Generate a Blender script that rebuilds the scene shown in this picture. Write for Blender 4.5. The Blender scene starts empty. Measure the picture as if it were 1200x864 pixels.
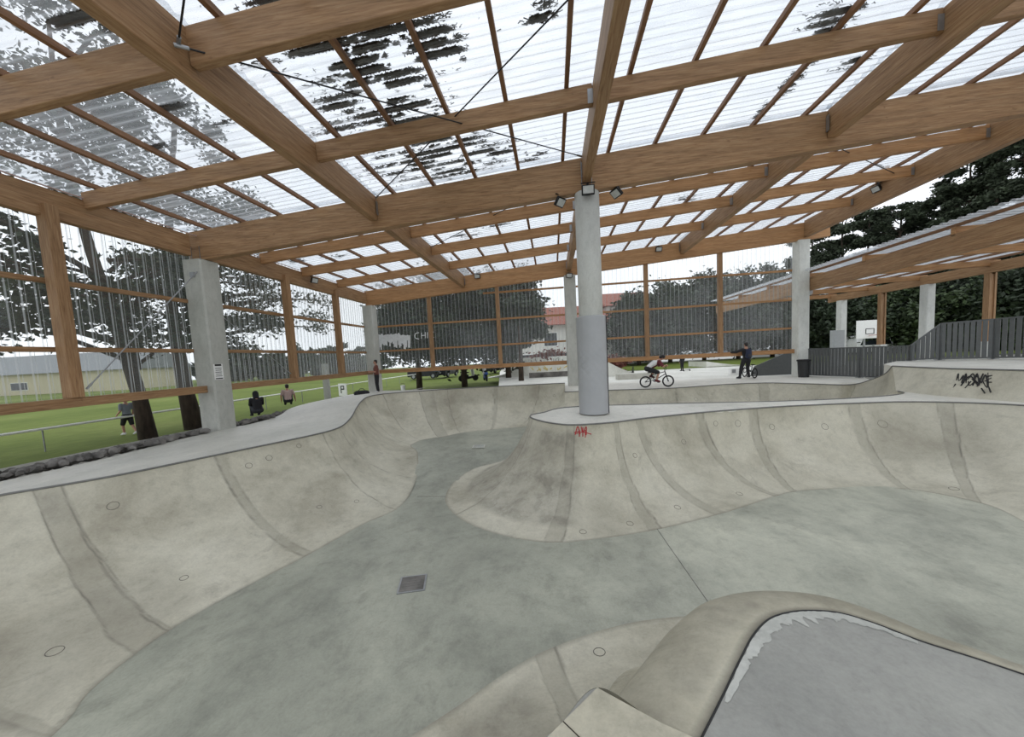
import bpy, bmesh, math, random
from mathutils import Vector, Matrix, noise
from mathutils.geometry import tessellate_polygon
random.seed(7)
C = bpy.context.scene.collection
V = Vector
# ---------------------------------------------------------------- camera
F, PY, YAW, PIT, ROL, H = 418.07, 449.69, 0.11669, 0.07613, 0.05252, 1.66
fw = V((-math.sin(YAW)*math.cos(PIT), math.cos(YAW)*math.cos(PIT), -math.sin(PIT)))
r0 = V((math.cos(YAW), math.sin(YAW), 0)); d0 = fw.cross(r0)
rt = math.cos(ROL)*r0 + math.sin(ROL)*d0
dn = -math.sin(ROL)*r0 + math.cos(ROL)*d0
EYE = V((0, 0, H))
cam = bpy.data.cameras.new('camera'); co = bpy.data.objects.new('camera', cam); C.objects.link(co)
m = Matrix.Identity(4)
for i in range(3):
    m[i][0] = rt[i]; m[i][1] = -dn[i]; m[i][2] = -fw[i]; m[i][3] = EYE[i]
co.matrix_world = m
cam.sensor_width = 36; cam.lens = F/1200*36; cam.shift_y = (PY-432)/1200
cam.clip_end = 600
bpy.context.scene.camera = co
def ray(x, y): return fw + rt*((x-600)/F) + dn*((y-PY)/F)
def onZ(x, y, z=0.0):
    v = ray(x, y); return EYE + v*((z-H)/v.z)
def onY(x, y, Y):
    v = ray(x, y); return EYE + v*(Y/v.y)
def onX(x, y, X):
    v = ray(x, y); return EYE + v*(X/v.x)
SL = 0.0725
def zr(x, c=0.0): return 5.55 + SL*(x-1) + c          # roof plane, c above the underside of the main beams
def onR(x, y, c=0.9):
    v = ray(x, y); n = V((-SL, 0, 1)); return EYE + v*((5.55-SL+c-n.dot(EYE))/n.dot(v))

# ---------------------------------------------------------------- materials
MT = {}
def new_mat(name):
    mt = bpy.data.materials.new(name); mt.use_nodes = True
    nt = mt.node_tree; nt.nodes.clear()
    out = nt.nodes.new('ShaderNodeOutputMaterial')
    MT[name] = mt
    return mt, nt, out
def N(nt, typ, **kw):
    n = nt.nodes.new(typ)
    for k, v in kw.items(): setattr(n, k, v)
    return n
def col4(c): return (c[0], c[1], c[2], 1)
def srgb(r, g, b):
    f = lambda u: u/12.92 if u <= .04045 else ((u+.055)/1.055)**2.4
    return (f(r/255), f(g/255), f(b/255))
def pos_scaled(nt, s):
    g = N(nt, 'ShaderNodeNewGeometry'); mp = N(nt, 'ShaderNodeMapping')
    mp.inputs['Scale'].default_value = s
    nt.links.new(g.outputs['Position'], mp.inputs['Vector']); return mp.outputs[0]
def noise_node(nt, vec, scale, detail=5, rough=.6, dist=0):
    n = N(nt, 'ShaderNodeTexNoise'); n.inputs['Scale'].default_value = scale
    n.inputs['Detail'].default_value = detail; n.inputs['Roughness'].default_value = rough
    n.inputs['Distortion'].default_value = dist
    nt.links.new(vec, n.inputs['Vector']); return n.outputs['Fac']
def ramp(nt, fac, stops):
    r = N(nt, 'ShaderNodeValToRGB'); e = r.color_ramp.elements
    while len(e) < len(stops): e.new(.5)
    for i, (p, c) in enumerate(stops):
        e[i].position = p; e[i].color = col4(c) if not isinstance(c, float) else (c, c, c, 1)
    nt.links.new(fac, r.inputs[0]); return r.outputs[0]
def mix(nt, fac, a, b, typ='MIX'):
    n = N(nt, 'ShaderNodeMix', data_type='RGBA', blend_type=typ)
    for s, v in ((0, fac), (6, a), (7, b)):
        if hasattr(v, 'is_linked') or hasattr(v, 'links'): nt.links.new(v, n.inputs[s])
        else: n.inputs[s].default_value = v if s == 0 else col4(v)
    return n.outputs[2]
def mth(nt, op, a, b=0.0):
    n = N(nt, 'ShaderNodeMath', operation=op)
    for s, v in ((0, a), (1, b)):
        if hasattr(v, 'links'): nt.links.new(v, n.inputs[s])
        else: n.inputs[s].default_value = v
    return n.outputs[0]
def surf(nt, out, color, rough=.6, metal=0, bump=None, bstr=.2, bdist=.02, spec=.5):
    p = N(nt, 'ShaderNodeBsdfPrincipled')
    if hasattr(color, 'links'): nt.links.new(color, p.inputs['Base Color'])
    else: p.inputs['Base Color'].default_value = col4(color)
    if hasattr(rough, 'links'): nt.links.new(rough, p.inputs['Roughness'])
    else: p.inputs['Roughness'].default_value = rough
    p.inputs['Metallic'].default_value = metal
    p.inputs['Specular IOR Level'].default_value = spec
    if bump is not None:
        b = N(nt, 'ShaderNodeBump'); b.inputs['Strength'].default_value = bstr; b.inputs['Distance'].default_value = bdist
        nt.links.new(bump, b.inputs['Height']); nt.links.new(b.outputs[0], p.inputs['Normal'])
    nt.links.new(p.outputs[0], out.inputs[0]); return p
def plain(name, c, rough=.6, metal=0, var=.12, scale=9, stretch=(1, 1, 1)):
    mt, nt, out = new_mat(name)
    f = noise_node(nt, pos_scaled(nt, stretch), scale, 4)
    c2 = tuple(u*(1-var) for u in c); c3 = tuple(min(1, u*(1+var)) for u in c)
    surf(nt, out, ramp(nt, f, [(.3, c2), (.7, c3)]), rough, metal)
    return mt
def concrete(name, c, dark, light, attrs=False, rough=.62, stretch=(1, 1, 1), stain=(.12, .11, .09), amt=.42):
    mt, nt, out = new_mat(name)
    vec = pos_scaled(nt, stretch)
    big = noise_node(nt, vec, .55, 6, .62, .3)
    mid = noise_node(nt, vec, 2.6, 7, .7, .35)
    fine = noise_node(nt, pos_scaled(nt, (1, 1, 1)), 38, 4, .7)
    base = ramp(nt, big, [(.3, dark), (.5, c), (.72, light)])
    mm = ramp(nt, mid, [(.32, .70), (.5, 1.0), (.7, 1.12)])
    base = mix(nt, amt, base, mm, 'MULTIPLY')
    ff = ramp(nt, fine, [(.3, .86), (.6, 1.06)])
    base = mix(nt, .6, base, ff, 'MULTIPLY')
    st9 = noise_node(nt, pos_scaled(nt, (1, 1, .5)), 9, 8, .75, .4)
    base = mix(nt, .6, base, ramp(nt, st9, [(.28, .74), (.48, 1.0), (.72, 1.13)]), 'MULTIPLY')
    # worn dark smudges
    sm = noise_node(nt, pos_scaled(nt, (1.3, .9, 1.4)), 1.25, 8, .75, .7)
    base = mix(nt, ramp(nt, sm, [(.58, .0), (.74, .42)]), base, stain)
    if attrs:
        a = N(nt, 'ShaderNodeAttribute', attribute_name='patch')
        pn = mth(nt, 'MULTIPLY', a.outputs['Fac'], ramp(nt, mid, [(.2, .5), (.7, 1.0)]))
        base = mix(nt, mth(nt, 'MULTIPLY', pn, .38), base, tuple(u*.62 for u in dark))
        s = N(nt, 'ShaderNodeAttribute', attribute_name='seam')
        base = mix(nt, mth(nt, 'MULTIPLY', s.outputs['Fac'], .85), base, (.075, .068, .055))
        w = N(nt, 'ShaderNodeAttribute', attribute_name='scuff')
        base = mix(nt, mth(nt, 'MULTIPLY', w.outputs['Fac'], ramp(nt, mid, [(.35, .1), (.65, .8)])), base, stain)
    if name == 'floor_concrete':                # two pours of different grey meet across the bowl
        g = N(nt, 'ShaderNodeNewGeometry'); sp = N(nt, 'ShaderNodeSeparateXYZ'); nt.links.new(g.outputs['Position'], sp.inputs[0])
        w = mth(nt, 'ADD', mth(nt, 'ADD', sp.outputs[0], mth(nt, 'MULTIPLY', sp.outputs[1], -.12)), mth(nt, 'MULTIPLY', mid, .5))
        base = mix(nt, .85, base, ramp(nt, mth(nt, 'MULTIPLY', mth(nt, 'ADD', w, 3.0), .15), [(.40, (.80, .80, .765)), (.50, (1.04, 1.03, .99))]), 'MULTIPLY')
    surf(nt, out, base, rough, 0, fine, .12, .01, .4)
    return mt
def wood(name, axis, c=(.34, .198, .100), d=(.185, .098, .045), l=(.46, .305, .17)):
    mt, nt, out = new_mat(name)
    st = [16, 16, 16]; st[axis] = 1.1
    st2 = [1, 1, 7]; st2[axis] = .4
    g = noise_node(nt, pos_scaled(nt, tuple(st)), 2.2, 6, .65, .4)
    b = noise_node(nt, pos_scaled(nt, tuple(st2)), 1.6, 3, .5)
    col = ramp(nt, g, [(.25, d), (.5, c), (.78, l)])
    col = mix(nt, .7, col, ramp(nt, b, [(.3, .72), (.7, 1.15)]), 'MULTIPLY')
    kn = noise_node(nt, pos_scaled(nt, (5, 5, 8)), 1.3, 2)
    col = mix(nt, ramp(nt, kn, [(.68, .0), (.76, .5)]), col, d)
    surf(nt, out, col, .55, 0, g, .1, .01, .3)
    return mt
def sheet(name, axis, fac0=.10, fac1=.62, dirt=.55, body=(.80, .83, .85), tint=(.95, .97, .985)):
    """clear corrugated polycarbonate: lets the light through, whiter on the flanks of each corrugation"""
    mt, nt, out = new_mat(name)
    tr = N(nt, 'ShaderNodeBsdfTransparent'); tr.inputs[0].default_value = col4(tint)
    tl = N(nt, 'ShaderNodeBsdfTranslucent'); tl.inputs[0].default_value = col4(body)
    df = N(nt, 'ShaderNodeBsdfDiffuse'); df.inputs[0].default_value = col4(tuple(u*.75 for u in body))
    gl = N(nt, 'ShaderNodeBsdfGlossy'); gl.inputs['Roughness'].default_value = .12
    m1 = N(nt, 'ShaderNodeMixShader'); m1.inputs[0].default_value = .4
    nt.links.new(tl.outputs[0], m1.inputs[1]); nt.links.new(df.outputs[0], m1.inputs[2])
    m2 = N(nt, 'ShaderNodeMixShader'); m2.inputs[0].default_value = .25
    nt.links.new(m1.outputs[0], m2.inputs[1]); nt.links.new(gl.outputs[0], m2.inputs[2])
    lw = N(nt, 'ShaderNodeLayerWeight'); lw.inputs['Blend'].default_value = .35
    st = [14, 14, 14]; st[axis] = .8
    s1 = noise_node(nt, pos_scaled(nt, tuple(st)), .9, 4, .7)
    s2 = noise_node(nt, pos_scaled(nt, (1, 1, 1)), .35, 3)
    dd = mth(nt, 'MULTIPLY', ramp(nt, s1, [(.45, .0), (.75, 1.0)]), ramp(nt, s2, [(.35, .15), (.65, 1.0)]))
    fac = mth(nt, 'ADD', mth(nt, 'MULTIPLY', lw.outputs['Facing'], fac1), fac0)
    fac = mth(nt, 'ADD', fac, mth(nt, 'MULTIPLY', dd, dirt*.4))
    fac = mth(nt, 'MINIMUM', fac, .92)
    mx = N(nt, 'ShaderNodeMixShader')
    nt.links.new(fac, mx.inputs[0]); nt.links.new(tr.outputs[0], mx.inputs[1]); nt.links.new(m2.outputs[0], mx.inputs[2])
    nt.links.new(mx.outputs[0], out.inputs[0]); return mt

W_C = srgb(191, 187, 170); W_D = srgb(161, 156, 139); W_L = srgb(207, 203, 187)
concrete('bowl_concrete', W_C, W_D, W_L, True)
concrete('floor_concrete', srgb(172, 174, 162), srgb(146, 148, 138), srgb(194, 195, 181), False, .45, (1, .8, 1), (.17, .17, .145), .7)
concrete('deck_concrete', srgb(196, 195, 186), srgb(178, 178, 169), srgb(209, 207, 198), False, .5, (1, .6, 1), (.3, .3, .28), .3)
concrete('deck_lit', srgb(219, 217, 207), srgb(204, 202, 192), srgb(229, 227, 218), False, .5, (1, .6, 1), (.3, .3, .28), .3)  # deck concrete with light from the open right and back put into its colour
concrete('near_deck_concrete', srgb(154, 154, 148), srgb(136, 137, 132), srgb(170, 170, 162), False, .42, (1, .8, 1), (.3, .3, .28), .3)
concrete('pale_concrete', srgb(222, 222, 214), srgb(205, 205, 196), srgb(232, 232, 226), False, .6, (1, 1, 1), (.4, .4, .38), .3)
concrete('lip_concrete', srgb(184, 179, 160), srgb(150, 145, 126), srgb(200, 196, 178), True, .55, amt=.8)
concrete('column_concrete', srgb(186, 187, 180), srgb(166, 167, 160), srgb(200, 201, 195), False, .6, (1, 1, .35), (.3, .3, .28), .4)
concrete('white_column', srgb(214, 216, 210), srgb(198, 200, 195), srgb(226, 228, 222), False, .6, (1, 1, .4), (.4, .4, .38), .3)
wood('wood_x', 0); wood('wood_y', 1); wood('wood_z', 2)
wood('wood_x_far', 0, (.42, .225, .10), (.27, .135, .058), (.53, .33, .17))
wood('batten_wood', 1, (.24, .125, .065), (.15, .075, .04), (.32, .18, .095))
sheet('roof_sheet', 0, .20, .50, 1.2, (.80, .83, .86), (.86, .89, .92))
sheet('side_sheet', 2, .08, .55, .35, (.72, .75, .75), (.93, .95, .95))
sheet('side_sheet_rib', 2, .42, .4, .3, (.78, .80, .80), (.93, .95, .95))  # whiter copy of the sheet: bright highlight lines painted onto the rib flanks
plain('coping_steel', (.17, .17, .16), .5, .3)
plain('core_ring', (.17, .16, .135), .9)
plain('galvanised', (.36, .37, .38), .4, .8)
plain('black_metal', (.012, .012, .013), .45, .3)
plain('black_rubber', (.012, .012, .012), .75)
plain('dark_plastic', (.02, .021, .022), .5)
plain('pad_grey', srgb(166, 168, 170), .42, 0, .05, 3)
plain('lens_glass', (.55, .57, .56), .15)
plain('fence_metal', srgb(96, 99, 99), .5, .2, .08)
plain('cabinet_grey', srgb(176, 180, 180), .5, 0, .05)
plain('white_paint', (.86, .86, .84), .5, 0, .04)
plain('paper_white', (.82, .82, .80), .8, 0, .03)
plain('sign_black', (.015, .015, .015), .7)
plain('red_spray', (.42, .03, .035), .7, 0, .2)
plain('black_spray', (.018, .018, .018), .7, 0, .1)
plain('skin', (.46, .25, .17), .55, 0, .05)
plain('hair_dark', (.02, .014, .01), .6)
plain('cloth_black', (.016, .016, .019), .85)
plain('cloth_charcoal', (.04, .042, .05), .85)
plain('cloth_white', (.70, .70, .70), .85, 0, .06)
plain('cloth_maroon', (.13, .025, .03), .85)
plain('cloth_pink', (.50, .36, .33), .85)
plain('cloth_rust', (.16, .055, .04), .85)
plain('cloth_grey', (.20, .22, .25), .85)
plain('cloth_navy', (.02, .028, .06), .85)
plain('bark', (.055, .040, .028), .95, 0, .5, 7, (1, 1, .25))
plain('needles_pine', (.034, .048, .024), .8, 0, .5, 1.2)
plain('leaves_dark', (.022, .036, .016), .7, 0, .5, .9)
plain('leaves_mid', (.038, .062, .020), .7, 0, .5, .9)
plain('litter', (.035, .026, .018), .95, 0, .5, 20)
plain('rock', (.15, .143, .132), .9, 0, .6, 2)
plain('beige_render', srgb(190, 182, 156), .8, 0, .06)
plain('grey_sheet_roof', srgb(120, 124, 126), .6, 0, .06)
plain('red_tile', srgb(142, 88, 74), .8, 0, .15)
plain('white_render', srgb(214, 212, 206), .8, 0, .05)
plain('window_dark', (.03, .035, .04), .15)
plain('car_white', (.75, .76, .77), .25)
plain('car_dark', (.015, .016, .02), .25)
plain('car_glass', (.02, .025, .03), .08)
plain('blue_plastic', (.04, .10, .34), .4)
plain('yellow_paint', (.65, .5, .08), .6)
plain('gravel_path', srgb(140, 138, 130), .95, 0, .2, 14)
plain('chalk_paint', (.82, .84, .85), .8, 0, .1)
mt, nt, out = new_mat('grass')
g1 = noise_node(nt, pos_scaled(nt, (1, 1, 1)), .12, 5); g2 = noise_node(nt, pos_scaled(nt, (1, .5, 1)), 3, 6, .75)
gc = mix(nt, .75, ramp(nt, g1, [(.3, srgb(88, 102, 46)), (.5, srgb(104, 118, 57)), (.7, srgb(120, 130, 70))]), ramp(nt, g2, [(.3, .72), (.65, 1.12)]), 'MULTIPLY')
surf(nt, out, gc, .9, 0, g2, .4, .05, .1)
mt, nt, out = new_mat('asphalt_ground')
surf(nt, out, ramp(nt, noise_node(nt, pos_scaled(nt, (1, 1, 1)), .4, 6), [(.3, srgb(104, 104, 98)), (.7, srgb(132, 132, 124))]), .85)

# ---------------------------------------------------------------- mesh helpers
class MB:
    def __init__(s): s.bm = bmesh.new()
    def quad(s, pts):
        try: s.bm.faces.new([s.bm.verts.new(p) for p in pts])
        except ValueError: pass
        return s
    def box(s, c, sz, rz=0, rot=None):
        R = rot if rot is not None else Matrix.Rotation(rz, 3, 'Z')
        c = V(c); vs = []
        for k in range(8):
            p = V(((k & 1)-.5, ((k >> 1) & 1)-.5, ((k >> 2) & 1)-.5)); p = V((p.x*sz[0], p.y*sz[1], p.z*sz[2]))
            vs.append(s.bm.verts.new(c + R @ p))
        for f in ((0, 2, 3, 1), (4, 5, 7, 6), (0, 1, 5, 4), (2, 6, 7, 3), (0, 4, 6, 2), (1, 3, 7, 5)):
            s.bm.faces.new([vs[i] for i in f])
        return s
    def bar(s, p, q, w, h, up=V((0, 0, 1)), off=0.0):
        """beam from p to q, w wide, h high, centred on the line"""
        p = V(p); q = V(q); d = (q-p).normalized()
        sd = d.cross(up).normalized(); u = sd.cross(d)
        a = []
        for e in (p, q):
            for (i, j) in ((-1, -1), (1, -1), (1, 1), (-1, 1)): a.append(s.bm.verts.new(e + sd*(i*w/2) + u*(j*h/2)))
        for f in ((3, 2, 1, 0), (4, 5, 6, 7), (0, 1, 5, 4), (1, 2, 6, 5), (2, 3, 7, 6), (3, 0, 4, 7)):
            s.bm.faces.new([a[i] for i in f])
        return s
    def tube(s, pts, r, n=8, closed=False):
        pts = [V(p) for p in pts]; rings = []; L = len(pts)
        prev = None
        for i, p in enumerate(pts):
            a = pts[(i-1) % L] if (closed or i > 0) else p
            b = pts[(i+1) % L] if (closed or i < L-1) else p
            d = (b-a).normalized()
            ref = V((0, 0, 1)) if abs(d.z) < .95 else V((1, 0, 0))
            if prev is None: sd = d.cross(ref).normalized()
            else:
                sd = (prev - d*prev.dot(d))
                sd = sd.normalized() if sd.length > 1e-6 else d.cross(ref).normalized()
            prev = sd; u = d.cross(sd)
            rr = r[i] if isinstance(r, (list, tuple)) else r
            rings.append([s.bm.verts.new(p + (sd*math.cos(2*math.pi*k/n) + u*math.sin(2*math.pi*k/n))*rr) for k in range(n)])
        for i in range(L if closed else L-1):
            a, b = rings[i], rings[(i+1) % L]
            for k in range(n): s.bm.faces.new([a[k], a[(k+1) % n], b[(k+1) % n], b[k]])
        if not closed:
            s.bm.faces.new(rings[0][::-1]); s.bm.faces.new(rings[-1])
        return s
    def lathe(s, prof, c=(0, 0, 0), n=24, axis='Z'):
        c = V(c); rings = []
        for r, z in prof:
            rg = []
            for k in range(n):
                a = 2*math.pi*k/n
                p = V((r*math.cos(a), r*math.sin(a), z))
                if axis == 'Y': p = V((p.x, p.z, p.y))
                if axis == 'X': p = V((p.z, p.x, p.y))
                rg.append(s.bm.verts.new(c+p))
            rings.append(rg)
        for a, b in zip(rings, rings[1:]):
            for k in range(n): s.bm.faces.new([a[k], a[(k+1) % n], b[(k+1) % n], b[k]])
        s.bm.faces.new(rings[0][::-1]); s.bm.faces.new(rings[-1])
        return s
    def hull(s, blobs, sub=2):
        """convex hull of spheres (centre, radius) -> tapered capsule"""
        b = bmesh.new()
        for c, r in blobs:
            rr = r if isinstance(r, (tuple, list, V)) else (r, r, r)
            bmesh.ops.create_icosphere(b, subdivisions=sub, radius=1, matrix=Matrix.Translation(V(c)) @ Matrix.Diagonal((rr[0], rr[1], rr[2], 1)))
        res = bmesh.ops.convex_hull(b, input=b.verts[:])
        dl = [v for v in b.verts if not v.link_faces]
        bmesh.ops.delete(b, geom=dl, context='VERTS')
        me = bpy.data.meshes.new('t'); b.to_mesh(me); b.free()
        s.bm.from_mesh(me); bpy.data.meshes.remove(me)
        return s
    def prism(s, outline, depth, mat):
        """outline of 2-D points extruded both ways along local y, placed by matrix mat"""
        h = depth/2; A = [s.bm.verts.new(mat @ V((x, -h, z))) for x, z in outline]; B = [s.bm.verts.new(mat @ V((x, h, z))) for x, z in outline]
        n = len(A)
        for i in range(n): s.bm.faces.new([A[i], A[(i+1) % n], B[(i+1) % n], B[i]])
        for t in tessellate_polygon([[V((x, z, 0)) for x, z in outline]]):
            s.bm.faces.new([A[i] for i in t]); s.bm.faces.new([B[i] for i in reversed(t)])
        return s
    def build(s, name, mat, parent=None, loc=None, smooth=False, bevel=0.0, normals=True):
        if bevel: bmesh.ops.bevel(s.bm, geom=s.bm.edges[:], offset=bevel, segments=2, affect='EDGES', profile=.5)
        if normals: bmesh.ops.recalc_face_normals(s.bm, faces=s.bm.faces[:])
        me = bpy.data.meshes.new(name); 
        if loc is not None:
            for v in s.bm.verts: v.co -= V(loc)
        s.bm.to_mesh(me); s.bm.free()
        return link(name, me, mat, parent, loc, smooth)
def link(name, me, mat, parent=None, loc=None, smooth=False):
    if mat is not None:
        for x in (mat if isinstance(mat, (list, tuple)) else [mat]): me.materials.append(MT[x])
    if smooth: me.polygons.foreach_set('use_smooth', [True]*len(me.polygons))
    o = bpy.data.objects.new(name, me); C.objects.link(o)
    if parent is not None: o.parent = parent
    if loc is not None: o.location = loc
    return o
def tag(o, label, cat, group=None, kind=None):
    o['label'] = label; o['category'] = cat
    if group: o['group'] = group
    if kind: o['kind'] = kind
    return o
def empty(name, label, cat, loc=(0, 0, 0), rz=0, group=None, kind=None):
    o = bpy.data.objects.new(name, None); C.objects.link(o); o.location = loc; o.rotation_euler = (0, 0, rz)
    o.empty_display_size = .1
    return tag(o, label, cat, group, kind)
def copy_tree(o, parent=None):
    c = o.copy(); C.objects.link(c); c.parent = parent
    for ch in list(o.children): copy_tree(ch, c)
    return c
def struct(o, label=None, cat=None):
    o['kind'] = 'structure'
    if label: o['label'] = label; o['category'] = cat
    return o
def spline(pts, n):
    """Catmull-Rom through pts (Vectors), n samples per span -> list"""
    P = [2*pts[0]-pts[1]] + list(pts) + [2*pts[-1]-pts[-2]]; out = []
    for i in range(1, len(P)-2):
        p0, p1, p2, p3 = P[i-1], P[i], P[i+1], P[i+2]
        # centripetal-ish tangents to avoid overshoot on uneven spacing
        d1 = max((p1-p0).length, 1e-6)**.5; d2 = max((p2-p1).length, 1e-6)**.5; d3 = max((p3-p2).length, 1e-6)**.5
        for k in range(n):
            t = k/n
            m1 = (p2-p1)*1.0 if d1 < 1e-3 else ((p1-p0)/d1 - (p2-p0)/(d1+d2) + (p2-p1)/d2)*d2
            m2 = (p2-p1)*1.0 if d3 < 1e-3 else ((p2-p1)/d2 - (p3-p1)/(d2+d3) + (p3-p2)/d3)*d2
            t2 = t*t; t3 = t2*t
            out.append(p1*(2*t3-3*t2+1) + m1*(t3-2*t2+t) + p2*(-2*t3+3*t2) + m2*(t3-t2))
    out.append(V(pts[-1])); return out
def lerp_list(vals, n):
    out = []
    for a, b in zip(vals, vals[1:]): out += [a+(b-a)*k/n for k in range(n)]
    return out + [vals[-1]]

# ---------------------------------------------------------------- the bowl
def zf(y):                                     # bowl floor: deep end in front, a little higher at the back
    t = min(1, max(0, (y-8.0)/4.0)); t = t*t*(3-2*t); return -1.5 + .3*t
def fl(x, y):                                  # a floor pixel
    p = onZ(x, y, -1.5)
    for _ in range(6): p = onZ(x, y, zf(p.y))
    return p
def W(x, y, z=0.0): return V((x, y, z))
def FW(x, y): return V((x, y, zf(y)))
NV = 40
def arc(cp, fp, s):
    """point at s (0 coping .. 1 floor) on the transition between coping point and floor point"""
    h = V((fp.x-cp.x, fp.y-cp.y, 0)); L = max(h.length, 1e-4); D = max(cp.z-fp.z, 1e-4); d = h/L
    if L >= D:
        R = (L*L+D*D)/(2*D); pm = math.asin(min(1, L/R)); a = pm*(1-s)
        x = L - R*math.sin(a); z = fp.z + R*(1-math.cos(a))
    else:
        a = s*math.pi/2; x = L*(1-math.cos(a)); z = cp.z - D*math.sin(a)
    return V((cp.x, cp.y, 0)) + d*x + V((0, 0, z))
def loft_wall(name, cop, flo, nper, seams=(), mat='bowl_concrete', scuffs=()):
    """transition wall between a coping curve and a floor curve; seams = (span position, kind)"""
    A = spline(cop, nper); B = spline(flo, nper); n = len(A)
    u = [0.0]
    for i in range(1, n): u.append(u[-1] + ((A[i]-A[i-1]).length + (B[i]-B[i-1]).length)/2)
    su = []
    for (t, kind, w) in seams:
        i = min(n-2, int(t*nper)); fr = t*nper - i
        su.append((u[i]+(u[i+1]-u[i])*fr, kind, w))
    verts = []; seam = []; patch = []; scuff = []
    for i in range(n):
        for j in range(NV+1):
            s = j/NV; p = arc(A[i], B[i], s); verts.append(p)
            sv = pv = 0.0
            for (c, kind, w) in su:
                nz = noise.noise(V((c*3.1, s*9, .3)))*.035 + noise.noise(V((c*7.7, s*31, 1.3)))*.012
                x = u[i]-c
                e1 = x + w/2 + nz; e2 = x - w/2 + nz*.7 + noise.noise(V((c*5, s*7, 4)))*.03
                if kind == 2:                     # mortar strip with dark ragged borders
                    if e1 > 0 and e2 < 0: pv = max(pv, 1.0)
                    sv = max(sv, max(0, 1-abs(e1)/.022)*(.55+.45*noise.noise(V((c, s*6, 2)))), max(0, 1-abs(e2)/.016)*.6*(.5+.8*noise.noise(V((c+3, s*5, 2)))))
                else:
                    sv = max(sv, max(0, 1-abs(e1)/.02)*(.6+.4*noise.noise(V((c, s*5, 7)))))
            # joint where the wall meets the flat, and a darker band just below the coping
            sv = max(sv, max(0, (s-.985)/.015)*.45)
            pv = max(pv, max(0, 1-s/.05)*.6)
            seam.append(max(0, sv)); patch.append(pv)
            q = 0.0
            for (a, b, s0, s1, k) in scuffs:
                ua = u[min(n-1, int(a*nper))]; ub = u[min(n-1, int(b*nper))]
                if ua <= u[i] <= ub and s0 <= s <= s1:
                    q = max(q, k*min(1, (u[i]-ua)/.3, (ub-u[i])/.3, (s-s0)/.06+.01, (s1-s)/.06+.01))
            scuff.append(q)
    faces = []
    for i in range(n-1):
        for j in range(NV):
            a = i*(NV+1)+j; faces.append((a, a+1, a+NV+2, a+NV+1))
    me = bpy.data.meshes.new(name); me.from_pydata(verts, [], faces)
    for nm, vals in (('seam', seam), ('patch', patch), ('scuff', scuff)):
        at = me.attributes.new(nm, 'FLOAT', 'POINT'); at.data.foreach_set('value', vals)
    bm = bmesh.new(); bm.from_mesh(me); bmesh.ops.recalc_face_normals(bm, faces=bm.faces[:]); bm.to_mesh(me); bm.free()
    o = link(name, me, mat, None, None, True)
    return o, A, B
def coping(parent, A, r=.019):
    t = MB(); t.tube([p + V((0, 0, .004)) for p in A[::4] + ([A[-1]] if (len(A)-1) % 4 else [])], r, 8)
    o = t.build('coping', 'coping_steel', parent, None, True); o['label'] = 'dark steel coping along the lip'; return o
def deck_strip(name, A, O, mat='deck_concrete', nr=6, skirt=.9, ends=(False, False)):
    verts = []; faces = []; n = len(A)
    for i in range(n):
        for j in range(nr+1):
            s = j/nr; verts.append(A[i].lerp(O[i], s))
        verts.append(O[i]-V((0, 0, skirt)))
    w = nr+2
    for i in range(n-1):
        for j in range(nr+1):
            a = i*w+j; faces.append((a, a+1, a+w+1, a+w))
    for e, on in ((0, ends[0]), (n-1, ends[1])):
        if on:
            k = len(verts); verts += [verts[e*w]-V((0, 0, skirt))]
            faces.append(tuple([e*w+j for j in range(nr+1)] + [e*w+nr+1, k]))
    me = bpy.data.meshes.new(name); me.from_pydata(verts, [], faces)
    bm = bmesh.new(); bm.from_mesh(me); bmesh.ops.recalc_face_normals(bm, faces=bm.faces[:]); bm.to_mesh(me); bm.free()
    return link(name, me, mat)
def slab(name, pts, thick, mat):
    n = len(pts); vs = [V(p) for p in pts] + [V(p)-V((0, 0, thick)) for p in pts]; fs = []
    for t in tessellate_polygon([[V((p[0], p[1], 0)) for p in pts]]): fs.append(tuple(t)); fs.append(tuple(i+n for i in reversed(t)))
    for i in range(n): fs.append((i, (i+1) % n, (i+1) % n + n, i+n))
    me = bpy.data.meshes.new(name); me.from_pydata(vs, [], fs)
    bm = bmesh.new(); bm.from_mesh(me); bmesh.ops.recalc_face_normals(bm, faces=bm.faces[:]); bm.to_mesh(me); bm.free()
    return link(name, me, mat)
def ring_marks(wall, A, B, nper, marks):
    for (t, s, r) in marks:
        i = int(t*nper); i = max(1, min(len(A)-2, i)); p = arc(A[i], B[i], s)
        du = arc(A[i+1], B[i+1], s)-arc(A[i-1], B[i-1], s); dv = arc(A[i], B[i], min(1, s+.01))-arc(A[i], B[i], max(0, s-.01))
        nn = du.cross(dv).normalized()
        if nn.z < 0: nn = -nn
        x = du.normalized(); y = nn.cross(x)
        k = MB(); k.tube([p + nn*.001 + x*math.cos(a)*r + y*math.sin(a)*r for a in [2*math.pi*q/18 for q in range(18)]], .0045, 5, True)
        k.build('filled_core_hole', 'core_ring', wall)

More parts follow.
